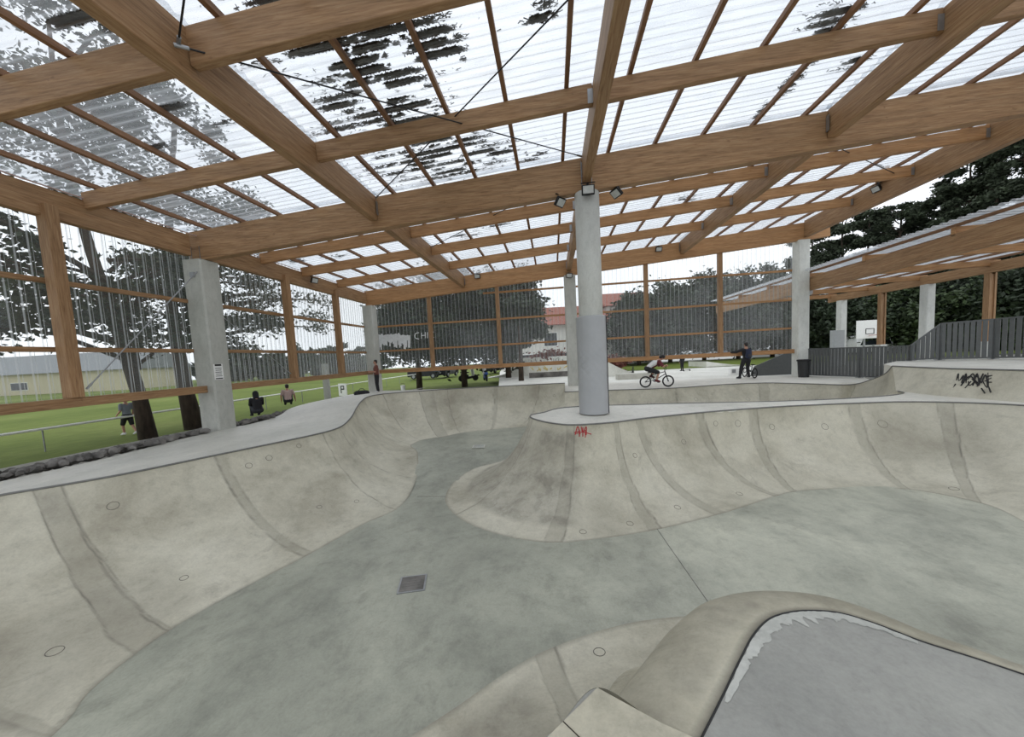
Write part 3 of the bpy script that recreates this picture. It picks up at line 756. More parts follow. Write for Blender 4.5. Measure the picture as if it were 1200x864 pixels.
for x0, x1, t_ in ((-9.55, XM-.28, 'left half'), (XM+.3, 11.6, 'right half')):
    rail((x0, Y2+.15, 1.2), (x1, Y2+.15, 1.2), .2, .2, 'thick timber bottom rail of back wall, '+t_, 'rail', 'wood_x_far', 'back wall rails', 'bottom_rail')
    for z, s in ((2.31, 'lower'), (3.66, 'middle'), (5.05, 'upper')):
        rail((max(x0, -3.5) if z > 5 else x0, Y2+.31, z), (x1, Y2+.31, z), .08, .09, '%s timber girt of back wall, %s' % (s, t_), 'rail', 'wood_x_far', 'back wall rails')
def corr_wall(name, p, q, z0, z1a, z1b, per=.2, amp=.016):
    p = V(p); q = V(q); L = (q-p).length; d = (q-p)/L; nrm = V((-d.y, d.x, 0)); prof = [(0, -1), (.66, -1), (.715, 1), (.945, 1)]
    vs = []; fs = []; n = int(L/per); k = 0
    for i in range(n):
        for (f, s) in prof:
            u = (i+f)*per; b = p + d*u + nrm*(amp*s); zt = z1a+(z1b-z1a)*u/L
            vs += [(b.x, b.y, z0), (b.x, b.y, zt)]
    for i in range(len(vs)//2-1): fs.append((2*i, 2*i+2, 2*i+3, 2*i+1))
    me = bpy.data.meshes.new(name); me.from_pydata(vs, [], fs); o = link(name, me, ['side_sheet', 'side_sheet_rib'])
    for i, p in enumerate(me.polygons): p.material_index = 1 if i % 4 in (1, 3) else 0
    return o
wl_ = struct(corr_wall('wall_left_cladding', (XL-.31, Y2+.3, 0), (XL-.31, -.5, 0), 1.12, zr(XL, .6), zr(XL, .6)), 'clear corrugated plastic cladding on the left side wall', 'cladding')
wb_ = struct(corr_wall('wall_back_cladding', (XL-.25, Y2+.40, 0), (11.9, Y2+.40, 0), 1.12, zr(XL, .1), zr(11.9, .1)), 'clear corrugated plastic cladding on the back wall', 'cladding')
# white spray block and letters on the back cladding
def bw(x, y): return onY(x, y, Y2+.37)
k = MB(); random.seed(3)
for i in range(30):
    x = 443 + 37*i/29; yt = 392.5 + random.uniform(-1, 1) + (2 if i > 20 else 0); yb = 400 + 7*abs(math.sin(i*.7)) + random.uniform(0, 5)
    if 5 < i < 17: yb -= 3
    if i in (0, 1): yb += 12
    k.bar(bw(x, yt - .06*(x-443)), bw(x, yb - .06*(x-443)), .072, .004, V((0, 1, 0)))
o = k.build('painted_patch', 'chalk_paint', wb_); o['label'] = 'patch of white paint'
o = strokes('spray_letters', 'chalk_paint', wb_, bw, [[(491, 390), (487, 391), (486.5, 396), (491, 397.5)], [(494, 390), (494, 397)], [(498.5, 389.5), (498.5, 396.5)], [(494, 393.5), (498.5, 393)], [(501, 389.5), (501, 396.5)], [(503.5, 390), (508, 389), (503.5, 396), (508.5, 395.5)]], .022)
o['label'] = 'white spray letters'
# white sheet roof seen through the wall etc. come with the shelter below

# steel ties
def tie(p, q, label, r=.011, mat='black_metal', cat='brace rod', nm='brace_rod', turn=None):
    root = empty(nm, label, cat, p, 0, 'thin steel braces', 'thing'); p = V(p); q = V(q); L = q-p
    k = MB(); k.tube([V((0, 0, 0)), L], r, 8); k.build('rod', mat, root)
    for s in (.0, 1.0):
        e = L*s; dd = L.normalized(); k = MB(); k.tube([e, e + dd*(.14 if s == 0 else -.14)], .022, 8); k.build('turnbuckle', 'galvanised', root)
    return root
bx = -4.33
tie((bx, 4.1, zr(bx, .42)), (.88, 8.9, zr(.9, .70)), 'thin steel tie from the left roof beam towards the padded column')
tie((bx, 4.15, zr(bx, .45)), (.88, .4, zr(.9, .7)), 'thin steel tie rising from the left roof beam out of the top of view')
tie((.88, 4.7, zr(.9, .75)), (-4.3, 9.0, zr(-4.4, .70)), 'thin steel tie crossing the bay left of the column, upper end at the centre beam')
tie((6.5, 10.0, zr(6.5, .75)), (11.7, 13.7, zr(11.7, .6)), 'thin steel tie between cross beam and the open right edge beam')
tie((.88, 9.6, zr(.9, .7)), (-4.3, 13.2, zr(-4.4, .7)), 'thin steel tie behind the cross beam, left of the padded column')
tie((XL+.25, 8.9, 4.4), (XL+.1, 6.35, 1.45), 'slanting steel brace rod inside the left cladding beside the notice column', .014, 'galvanised')
tie((XL+.1, 9.5, 3.4), (XL+.1, 12.2, 1.45), 'slanting steel brace rod beyond the notice column', .010, 'galvanised')
k = MB(); k.tube([(XL+.10, -.3, zr(XL, .67)), (XL+.10, Y2-.3, zr(XL, .67))], .016, 8)
tag(k.build('conduit', 'cloth_pink', None, None), 'thin pale conduit running along the left wall beam', 'conduit', None, 'thing')
# floodlights
def flood_proto(p, rz, tilt, label):
    t = empty('floodlight', label, 'floodlight', p, rz, 'black floodlights under the roof', 'thing')
    R = Matrix.Rotation(tilt, 3, 'X')
    k = MB(); k.box((0, 0, -.16), (.30, .07, .22), rot=R); k.build('housing', 'black_metal', t, None, False, .01)
    k = MB(); c = R @ V((0, -.037, 0)); k.box((c.x, c.y, c.z-.16), (.24, .008, .165), rot=R); k.build('lens', 'lens_glass', t)
    k = MB(); k.bar((-.165, 0, 0), (-.165, 0, -.17), .03, .012); k.bar((.165, 0, 0), (.165, 0, -.17), .03, .012); k.bar((-.165, 0, 0), (.165, 0, 0), .04, .012); k.bar((0, 0, 0), (0, .2, .03), .05, .03); k.build('bracket', 'black_metal', t)
    return t
FL = [((XM, Y1-.36, zr(XM, -.0)+.08), 0, .15, 'black floodlight facing forward at the top of the padded column'),
      (onY(656, 229, Y1-.05), .9, .7, 'black floodlight under the cross beam just left of the padded column'),
      (onY(722, 218, Y1+.05), -1.1, .8, 'black floodlight under the cross beam just right of the padded column'),
      (onX(368, 324, XL+.3), 1.3, .4, 'black floodlight on the left wall beam far along'),
      (onY(559, 320, Y2-.2), 0, .5, 'black floodlight on the back beam near the left roof beam'),
      (onY(667, 319, Y2-.35), 0, .3, 'black floodlight on top of the back column behind the padded one'),
      (onY(772, 288, Y2-.2), 0, .5, 'black floodlight on the back beam right of the padded column'),
      (onX(1027, 216, XR-.12), -1.4, .5, 'black floodlight hung on the open right edge beam')]
for a in FL: flood_proto(*a)
p = onX(1034, 205, XR-.14); t = empty('cable_box', 'timber junction block with cables on the open right edge beam', 'junction block', p, 0, None, 'thing')
k = MB(); k.box((0, 0, 0), (.12, .42, .40)); k.build('block', 'wood_z', t, None, False, .01)
k = MB(); k.tube([(-.07, -.1, .2), (-.10, 0, .33), (-.08, .15, .42)], .04, 6); k.tube([(-.06, -.2, -.2), (-.1, 0, -.28), (-.06, .2, -.1)], .02, 6); k.build('cable', 'black_rubber', t)

# pine needle litter lying in the troughs of the roof
LAB = {}
def litter(label, patches, n, seed):
    random.seed(seed); vs = []; fs = []
    for (x, y, rx, ry, dens) in patches:
        for _ in range(int(n*dens*3.2)):
            # strips in the troughs of the corrugation
            px = x + random.gauss(0, rx*.45); row = round((y + random.gauss(0, ry*.5))/.18); py = row*.18 + .09 + max(-.055, min(.055, random.gauss(0, .032)))
            if noise.noise(V((px*1.6, row*1.7, seed))) + .5*noise.noise(V((px*9, py*25, seed))) < -.02: continue
            z = zr(px, .925) + .012 + abs(random.gauss(0, .012)); a = random.gauss(0, .5) + (math.pi/2 if random.random() < .15 else 0)
            l = random.uniform(.012, .045); w = random.uniform(.003, .010); d = V((math.cos(a), math.sin(a), random.uniform(-.15, .15)))*l; e = V((-math.sin(a), math.cos(a), random.uniform(-.3, .3)))*w
            c = V((px, py, z)); b = len(vs); vs += [c-d-e, c+d-e, c+d+e, c-d+e]; fs.append((b, b+1, b+2, b+3))
    me = bpy.data.meshes.new('pine_litter'); me.from_pydata(vs, [], fs)
    return tag(link('pine_litter', me, 'litter'), label, 'pine needles', 'needle litter on the roof', 'stuff')
def rp(px, py, rx, ry, d): p = onR(px, py, .93); return (p.x, p.y, rx, ry, d)
litter('dense dark pine needle litter on the clear roof left of the column', [rp(430, 60, .9, .55, 2.2), rp(450, 105, .75, .5, 1.8), rp(468, 130, .8, .3, 1.6), rp(405, 60, .5, .8, 1.2), rp(500, 45, .45, .3, .7), rp(530, 62, .22, .1, .4), rp(380, 10, 1.0, .3, 1.5), rp(330, 20, .6, .35, 1.2), rp(300, 40, .5, .3, 1.0), rp(415, 30, .6, .35, 1.3), rp(360, 60, .4, .3, .6)], 1500, 1)
litter('band of pine needle litter against the cross beam', [rp(480, 190, 1.1, .7, 1.6), rp(520, 170, .9, .35, 1.2), rp(570, 180, .9, .3, 1.1), rp(620, 180, .4, .2, .5), rp(540, 200, .8, .3, .7)], 1300, 2)
litter('streaks of pine needle litter on the far left roof bay', [rp(75, 16, .5, .06, .5), rp(105, 14, .12, .1, .2), rp(200, 127, .28, .08, .5), rp(172, 168, .24, .08, .5), rp(140, 42, .25, .05, .25), rp(340, 190, .5, .1, .3), rp(400, 145, .6, .1, .4), rp(160, 225, .3, .1, .3), rp(390, 120, .4, .15, .5), rp(250, 140, .4, .05, .2)], 900, 3)
litter('loose pine needle flecks right of the padded column', [rp(632, 13, .22, .1, .5), rp(990, 10, .5, .2, .5), rp(960, 35, .35, .12, .4), rp(945, 55, .3, .08, .2), rp(895, 130, .12, .9, .6), rp(930, 95, .15, .6, .5), rp(1000, 70, .3, .06, .2), rp(650, 34, .15, .03, .1)], 900, 4)
litter('pine needle clumps on the roof behind the cross beam', [rp(345, 305, .35, .2, .5), rp(390, 300, .5, .2, .3), rp(800, 235, .5, .4, .5), rp(580, 262, .6, .25, .5), rp(545, 275, .5, .2, .4), rp(545, 262, .3, .9, .6), rp(700, 262, .6, .1, .2)], 900, 5)

# ---------------------------------------------------------------- grounds
k = MB(); k.quad([(-120, -40, -.62), (-10.0, -40, -.62), (-10.0, 19.2, -.62), (-10, 140, -.62), (-120, 140, -.62)])
struct(k.build('lawn', 'grass', None), 'mown green sports field left of the hall', 'lawn')
k = MB(); k.quad([(-10.0, 19.2, -.62), (-2.5, 22.5, -.58), (-1.0, 60, -.3), (-10, 140, -.3)]); struct(k.build('lawn_strip', 'grass', None), 'green verge behind the back wall at left', 'lawn')
k = MB(); k.quad([(-9.2, -6, -.25), (-12.2, -6, -.58), (-12.2, 25, -.58), (-9.2, 25, -.25)]); k.quad([(-12.2, -6, -.58), (-12.9, -6, -.59), (-12.9, 25, -.59), (-12.2, 25, -.58)]); k.quad([(-12.9, -6, -.59), (-15.4, -6, -.60), (-14.4, 13, -.60), (-12.9, 13, -.59)])
struct(k.build('path_gravel', 'gravel_path', None), 'grey gravel strip at the edge of the sports field', 'path')
slab('ground_plaza', [W(-3.0, 19.2, -.03), W(11.9, 19.2, -.03), W(14, 22, -.04), W(22, 40, -.05), W(40, 90, -.05), W(-12, 90, -.05), W(-6, 40, -.05)], .2, 'pale_concrete'); struct(bpy.data.objects['ground_plaza'], 'pale open skatepark concrete beyond the back wall', 'ground')
k = MB(); k.quad([(6, 30, -.02), (60, 30, -.02), (60, 46, -.02), (6, 46, -.02)]); struct(k.build('lawn_verge', 'grass', None), 'strip of grass by the car park beyond the hall', 'lawn')
k = MB(); k.quad([(11.4, -30, -.1), (140, -30, -.1), (140, 120, -.1), (40, 120, -.1), (11.4, 17, -.1)]); struct(k.build('ground_right', 'asphalt_ground', None), 'ground right of the hall', 'ground')

# rocks
def rock_mesh(seed):
    b = bmesh.new(); bmesh.ops.create_icosphere(b, subdivisions=2, radius=1)
    for v in b.verts:
        f = 1 + .35*noise.noise(v.co*1.3 + V((seed*3.1, 0, 0))); v.co = V((v.co.x*f, v.co.y*f*.8, v.co.z*f*.62))
        for ax in (V((.6, .5, .6)), V((-.7, .2, .5)), V((.1, -.8, .5)), V((-.3, .8, .2)), V((.9, -.3, .1)), V((0, 0, 1))):
            d = v.co.dot(ax.normalized()); 
            lim = .5 if ax.z < .9 else .42
            if d > lim: v.co -= ax.normalized()*(d-lim)
    me = bpy.data.meshes.new('boulder'); b.to_mesh(me); b.free(); me.materials.append(MT['rock']); return me
RM = [rock_mesh(i) for i in range(7)]
random.seed(11); spots = []
tries = 0
while len(spots) < 900 and tries < 40000:
    tries += 1
    y = 3.2 + 15*random.random()**1.3; x = -9.45 - random.uniform(0, 2.6) - (.45 if y > 11 else 0); r = random.uniform(.075, .165)
    if (x+9.7)**2 + (y-9.25)**2 < .3: continue
    if any((x-a)**2+(y-b)**2 < ((r+c)*.66)**2 for a, b, c in spots): continue
    spots.append((x, y, r))
def rock_at(x, y, r):
    zg = -.04 - .45*(-9.45-x)/2.6
    return (x, y, zg + r*.3 + .07 + .06*math.exp(-((x+10.1)/.5)**2))
spots.sort(key=lambda q: (q[0]**2+q[1]**2)/q[2]**2)
for i, (x, y, r) in enumerate(spots[:290]):
    o = bpy.data.objects.new('boulder', RM[i % 7]); C.objects.link(o)
    o.location = rock_at(x, y, r); o.rotation_euler = (random.uniform(-.35, .35), random.uniform(-.35, .35), random.uniform(0, 6.3)); o.scale = (r*1.25, r, r)
    tag(o, 'dark grey boulder in the rock strip between concrete deck and grass', 'boulder', 'boulders along the deck edge')
rb = bmesh.new()
for i, (x, y, r) in enumerate(spots[290:]):
    n0 = len(rb.verts); rb.from_mesh(RM[i % 7]); rb.verts.ensure_lookup_table()
    M4 = Matrix.Translation(rock_at(x, y, r)) @ Matrix.Rotation(random.uniform(0, 6.3), 4, 'Z') @ Matrix.Rotation(random.uniform(-.3, .3), 4, 'X') @ Matrix.Diagonal((r*1.25, r, r, 1))
    for v in rb.verts[n0:]: v.co = M4 @ v.co
me = bpy.data.meshes.new('rubble'); rb.to_mesh(me); rb.free()
tag(link('rubble', me, 'rock'), 'remaining small grey stones of the rock strip by the grass', 'stones', 'boulders along the deck edge', 'stuff')

# white pitch rail
t = empty('pitch_rail', 'long white handrail along the sports field', 'railing', (-16.4, 18, -.62), 0, None, 'thing')
k = MB(); k.tube([(0, -18, .74), (0, 42, .74)], .042, 8); k.build('handrail', 'white_paint', t)
for y in range(-18, 43, 3):
    k = MB(); k.tube([(0, y+.55, 0), (0, y+.55, .72)], .022, 6); k.build('post', 'galvanised', t)

# ---------------------------------------------------------------- trees
def leaf_mesh(name, mat, clumps, per, size, flat=.6, seed=0, base=(0, 0, 0)):
    random.seed(seed); vs = []; fs = []
    for (c, r) in clumps:
        for _ in range(per):
            d = V((random.gauss(0, 1), random.gauss(0, 1), random.gauss(0, 1)*flat)); d = d*(r/2.6)
            p = V(c)+d
            if -10.6 < p.x + base[0] < 12.4 and p.z + base[2] < 6.9 and p.y + base[1] < 19.6: continue
            a = V((random.gauss(0, 1), random.gauss(0, 1), random.gauss(0, .6))).normalized(); b = a.cross(V((random.gauss(0, 1), random.gauss(0, 1), random.gauss(0, 1)))).normalized()
            s = size*random.uniform(.6, 1.4); i = len(vs)
            vs += [p-a*s-b*s*.3, p+a*s*.2-b*s*.55, p+a*s+b*s*.1, p-a*s*.1+b*s*.5]; fs.append((i, i+1, i+2, i+3))
    me = bpy.data.meshes.new(name); me.from_pydata(vs, [], fs); me.materials.append(MT[mat]); return me
def pine(label, base, h, tr, crown0, cr, seed, lean=(0, 0), per=90, ncl=55, size=.2, grp='pines beside the hall', extra=(), maxx=None):
    random.seed(seed); t = empty('pine_tree', label, 'tree', base, 0, grp)
    k = MB(); pts = []; rs = []
    for i in range(9):
        s = i/8; pts.append(V((lean[0]*s + .25*math.sin(s*5+seed), lean[1]*s + .2*math.cos(s*4+seed) - .2, h*s))); rs.append(tr*(1.25 if i == 0 else 1-.8*s))
    pts[0] = V((0, 0, -.1))
    k.tube(pts, rs, 12)
    k.build('trunk', 'bark', t, None, True)
    cl = []; kb = MB()
    for i in range(ncl):
        s = random.uniform(0, 1); z = crown0 + (h-crown0)*s; a = random.uniform(0, 6.28); rr = cr*(1-.55*s)*math.sqrt(random.uniform(.08, 1))
        f = min(1, max(0, z/h)); c0 = V((lean[0]*f, lean[1]*f, z-.5)); c = V((lean[0]*f + rr*math.cos(a), lean[1]*f + rr*math.sin(a), z + random.gauss(0, .3)))
        cl.append((c, random.uniform(.6, 1.25)))
        if i % 3 == 0: kb.tube([c0 - V((0, 0, .4)), c0.lerp(c, .5) + V((0, 0, .1)), c], [.07, .05, .015], 5)
    if size == .2: size = .085; per = 230
    for e in extra: e = (min(e[0], maxx) if maxx else e[0],) + tuple(e[1:]); cl.append((V(e[:3]), e[3])); kb.tube([V((0, 0, max(crown0*.8, e[2]-1.0))), V((e[0]*.6, e[1]*.6, e[2]-.1)), V(e[:3])], [.09, .06, .02], 5)
    kb.build('branch', 'bark', t)
    link('crown', leaf_mesh('crown', 'needles_pine', cl, per, size, .45, seed, base), None, t)
    return t
pine('big pine beside the left cladding, nearer of the two thick trunks', (-14.7, 11.2, -.62), 13, .22, 3.2, 5.0, 1, (.3, -1.2), 85, 70, .2, extra=[(3.4, -3.5, 4.4, 1.4), (2.2, -5, 5.2, 1.5), (1, -4, 3.7, 1.2), (2.5, -2.0, 3.4, 1.0), (0, -6, 4.4, 1.4), (-1, -5, 6, 1.6), (2.8, -1, 5.6, 1.4), (3.2, -6.5, 6.2, 1.4)])
pine('big pine behind the notice column with a thick trunk', (-14.75, 12.95, -.62), 12.5, .28, 4.0, 4.6, 2, (-.1, .6), 85, 60, .2, extra=[(3, 1.2, 5.2, 1.4), (3.2, 4.0, 5.6, 1.2), (2.0, 5.5, 5.0, 1.1), (1.0, 7.0, 4.6, .9), (2.2, 0, 4.2, 1.0), (3, -1.0, 6.0, 1.5), (1.4, 3.2, 5.8, 1.3)])
pine('pine far left beyond the nearest wall post', (-16.5, 6.2, -.62), 8.6, .24, 3.6, 4.2, 3, (.5, .2), 80, 50, .2, extra=[(2, 1, 5, 1.4), (1.5, 2.5, 4, 1.1), (0, 2, 3.4, 1.0)])
def broad(label, base, h, cr, seed, mat='leaves_dark', grp='trees beyond the hall', per=70, ncl=60, size=.3, trunk=.25, z0=.8):
    if grp == 'trees beyond the hall': per = int(per*3.2); size *= .5
    random.seed(seed); t = empty('leafy_tree', label, 'tree', base, 0, grp)
    k = MB(); k.tube([(0, 0, -.1), (.05, 0, h*.4), (.0, .1, h*.75)], [trunk, trunk*.75, trunk*.3], 9); k.build('trunk', 'bark', t, None, True)
    cl = []
    for i in range(ncl):
        while True:
            d = V((random.uniform(-1, 1), random.uniform(-1, 1), random.uniform(-1, 1)))
            if .25 < d.length < 1: break
        zc = (h+z0)/2; cl.append((V((d.x*cr, d.y*cr, zc + d.z*(h-z0)/2)), cr*.34*random.uniform(.8, 1.3)))
    link('crown', leaf_mesh('crown', mat, cl, per, size, .8, seed, base), None, t); return t
broad('dark leafy tree behind the back wall left of the painted patch', (-10.5, 27, -.6), 8.0, 3.2, 20, ncl=80, per=90, z0=2.0)
broad('dark leafy tree filling the back wall above the white letters', (-7.0, 27.5, -.6), 9.2, 3.8, 21, ncl=95, per=95, z0=1.7)
broad('dark leafy tree behind the second back wall bay', (-3.6, 28.5, -.6), 9.0, 3.0, 22, ncl=80, per=95, z0=1.8)
t = broad('slim leaning tree just behind the back wall beside the house', (-2.2, 24.2, -.55), 6.5, 1.5, 23, ncl=22, per=40, trunk=.2, z0=4.2)
def bx_(x, y, Y): p = onY(x, y, Y); return p
for i, (x, Y, h, cr, mt_, lab) in enumerate([(690, 62, 9, 4, 'leaves_mid', 'tree top behind the red roofed house'), (748, 40, 7.5, 3.0, 'leaves_dark', 'tree with pale gaps just right of the padded column'), (785, 44, 9.5, 3.8, 'leaves_dark', 'tall dark tree behind the rider'),
      (825, 46, 10.5, 4.2, 'leaves_dark', 'dark tree behind the third back wall bay'), (865, 44, 10, 4.0, 'leaves_dark', 'dark tree behind the person with a backpack'), (905, 46, 10.5, 4.0, 'leaves_dark', 'dark tree seen through the cladding beside the right back column')]):
    p = bx_(x, 400, Y); broad(lab, (p.x, Y, -.05), h, cr, 30+i, mt_, ncl=70, per=80, size=.4)
# forest on the right
RF = [(950, 52, 18, 5.5), (985, 46, 16.5, 5.0), (1015, 50, 18.5, 5.0), (1050, 44, 17.5, 5), (1086, 46, 18, 5.2), (1125, 40, 20.5, 4.6), (1155, 38, 23, 4.8), (1190, 36, 23, 4.8), (1225, 40, 24, 5), (1060, 58, 19, 5), (1130, 55, 22, 5)]
order = ['farthest left', 'second from left', 'third from left', 'fourth from left', 'fifth from left', 'sixth from left', 'seventh from left', 'eighth from left', 'at the right frame edge', 'in the rear row, left one', 'in the rear row, right one']
for i, (x, Y, h, cr) in enumerate(RF):
    v = ray(x, 395); L = Y/fw.dot(v)*1.0; p = EYE + v*(Y/(v.dot(fw)))
    t = pine('dark pine of the wood behind the slatted fence, ' + order[i], (p.x, p.y, -.1), h, .3, 2.5 if i < 5 else 5.0, cr, 50+i, (0, 0), 380, 95, .16, 'wood behind the shelter')
    k = 0
for i, (x, Y, h, cr) in enumerate([(965, 40, 6, 4), (1010, 38, 6, 4), (1060, 36, 6.5, 4.2), (1110, 34, 6.5, 4), (1160, 32, 6.8, 4), (1205, 30, 7, 4)]):
    v = ray(x, 395); p = EYE + v*(Y/(v.dot(fw)))
    broad('dense dark shrub wall under the pines, ' + ['beside the white column', 'behind the basketball board', 'between board and second white column', 'behind the second white column', 'left of the right timber post', 'right of the right timber post'][i], (p.x, p.y, -.1), h, cr, 80+i, 'leaves_mid' if i in (2, 4) else 'leaves_dark', 'undergrowth behind the shelter', 220, 80, .2, z0=0)
# distant hedge beyond the field
for i in range(14):
    x = 250 + i*15; p = onY(x, 440, 70+i*1.0); 
    broad('far dark tree at the end of the sports field, ' + ['first', 'second', 'third', 'fourth', 'fifth', 'sixth', 'seventh', 'eighth', 'ninth', 'tenth', 'eleventh', 'twelfth', 'thirteenth', 'fourteenth'][i] + ' from the left', (p.x, p.y, -.6), 6 + 1.5*math.sin(i*2.1), 3.4, 110+i, 'leaves_dark', 'far trees across the field', 40, 26, .6, z0=.2)

# ---------------------------------------------------------------- buildings
def gable(name, label, c, w, d, h, rh, rz, wall, roof, wins=(), over=.5, hip=0.0):
    t = empty(name, label, 'building', c, rz)
    k = MB(); k.box((0, 0, h/2), (w, d, h)); k.build('walls', wall, t)
    k = MB(); W2, D2 = w/2+over, d/2+over; e = [V((-W2, -D2, h)), V((W2, -D2, h)), V((W2, D2, h)), V((-W2, D2, h))]; r1, r2 = V((-W2+hip, 0, h+rh)), V((W2-hip, 0, h+rh))
    k.quad([e[0], e[1], r2, r1]); k.quad([e[2], e[3], r1, r2]); k.quad([e[1], e[2], r2]); k.quad([e[3], e[0], r1]); k.quad([e[3], e[2], e[1], e[0]]); k.build('roof', roof, t)
    for (x, z, ww, hh) in wins:
        k = MB(); k.box((x, -d/2-.02, z), (ww, .06, hh)); f = k.build('window', 'white_paint', t)
        k = MB(); k.box((x, -d/2-.06, z), (ww-.16, .03, hh-.16)); k.build('pane', 'window_dark', f)
    return t
p = onY(40, 470, 34)
hp = onY(70, 460, 26)
hv = ray(150, 458); e0 = EYE + hv*(62/hv.dot(fw)); e1 = EYE + ray(-120, 480)*(64/ray(-120, 480).dot(fw)); hd_ = V((e0.x-e1.x, e0.y-e1.y, 0))
hc = (e0+e1)/2 + V((-hd_.y, hd_.x, 0)).normalized()*6
gable('sports_hall', 'long cream hall with grey roof beyond the field at far left', (hc.x, hc.y, -.62), hd_.length, 12, 3.6, 3.6, math.atan2(hd_.y, hd_.x), 'beige_render', 'grey_sheet_roof', [(2, 1.5, 3.2, 1.4)], .6)
hp = onY(660, 425, 46)
gable('house', 'pale house with red tiled roof behind the back wall', (hp.x-.5, 46, -.05), 13.5, 9, 5.0, 2.6, .12, 'white_render', 'red_tile', [(-4.5, 3.4, 1.6, 1.6), (-1.5, 3.4, 1.6, 1.6), (1.5, 3.4, 1.6, 1.6), (4.5, 3.4, 1.6, 1.6), (-4, 1.1, 1.8, 1.5), (0, 1.1, 1.8, 1.5)], .9, 3.5)
hp = onY(722, 420, 49)
gable('house', 'white gabled house right behind the padded column', (hp.x+1, 50, -.05), 6, 9, 7.2, 2.2, .1, 'white_render', 'red_tile', [(-1.5, 5.2, 1.0, 1.4), (1.2, 5.2, 1.0, 1.4), (-1.5, 2.4, 1.0, 1.4)], .4, 0)

# ---------------------------------------------------------------- shelter on the right
SX0, SX1, SY0, SY1 = 12.13, 19.6, 7.0, 28.0
GS = 'frame of the low shelter at right'
def tb(nm, p, q, w, h, label, mat):
    k = MB(); k.bar(p, q, w, h); mid = (V(p)+V(q))/2; return tag(k.build(nm, mat, None, mid, False, .01), label, 'beam', GS, 'thing')
tb('shelter_beam', (SX0, SY0, 4.3), (SX0, SY1, 4.3), .2, .6, 'thick glulam eaves beam of the low shelter, nearest the hall', 'wood_y')
tb('shelter_beam', (SX1, SY0, 4.48), (SX1, SY1, 4.48), .2, .45, 'far glulam beam of the low shelter resting on white columns', 'wood_y')
for i, y in enumerate((9.2, 12.4, 15.5, 18.6, 21.7, 24.8, 27.8)):
    tb('shelter_rafter', (SX0-.1, y, 4.68), (SX1+.3, y, 4.68), .14, .26, 'timber rafter of the low shelter, %s from the near end' % ['first', 'second', 'third', 'fourth', 'fifth', 'sixth', 'seventh'][i], 'wood_x_far')
for i in range(8):
    x = SX0 + .0 + i*1.06; tb('shelter_batten', (x, SY0, 4.86), (x, SY1, 4.86), .08, .09, 'thin batten under the shelter sheeting, %s from the hall side' % ['first', 'second', 'third', 'fourth', 'fifth', 'sixth', 'seventh', 'eighth'][i], 'batten_wood')
struct(corr_roof('shelter_roof', SX0-.35, SX1+.4, SY0-.2, SY1+.3, per=.24, amp=.035, z=lambda x: 4.95, mat='roof_sheet'), 'corrugated clear roof of the low shelter at right', 'roof')
for (x, y, z1, lab) in ((SX1, 26.9, 4.26, 'white concrete shelter column beyond the fence, left one'), (SX1, 21.3, 4.26, 'white concrete shelter column rising behind the fence ramp')):
    k = MB(); P = chamf(.42, .04); a = [k.bm.verts.new((px, py, -.1)) for px, py in P]; b = [k.bm.verts.new((px, py, z1)) for px, py in P]
    for i in range(8): k.bm.faces.new([a[i], a[(i+1) % 8], b[(i+1) % 8], b[i]])
    k.bm.faces.new(a[::-1]); k.bm.faces.new(b); o = k.build('shelter_column', 'white_column', None); o.location = (x, y, 0); tag(o, lab, 'column', GS, 'thing')
for (x, y, lab) in ((SX1, 23.9, 'timber shelter post beside the basketball board'), (SX1, 18.6, 'timber shelter post at right behind the tall fence')):
    t = empty('shelter_post', lab, 'post', (x, y, -.05), 0, GS, 'thing')
    k = MB(); k.box((-.10, 0, 2.75), (.08, .24, 3.1)); k.build('timber', 'wood_z', t); k = MB(); k.box((.10, 0, 2.75), (.08, .24, 3.1)); k.build('timber', 'wood_z', t); k = MB(); k.box((0, 0, 2.75), (.12, .16, 3.0)); k.build('core', 'wood_z', t)
    k = MB(); k.box((0, 0, .62), (.36, .36, 1.28)); k.build('plinth', 'white_column', t)
# grey cabinet by the first white column
p = onY(981, 400, 26); k = MB(); k.box((0, 0, .9), (.62, .4, 2.7)); o = k.build('electrical_cabinet', 'cabinet_grey', None, None, False, .02); o.location = (p.x, 26.0, 0); 
tag(o, 'tall grey cabinet beside the left white shelter column', 'cabinet')

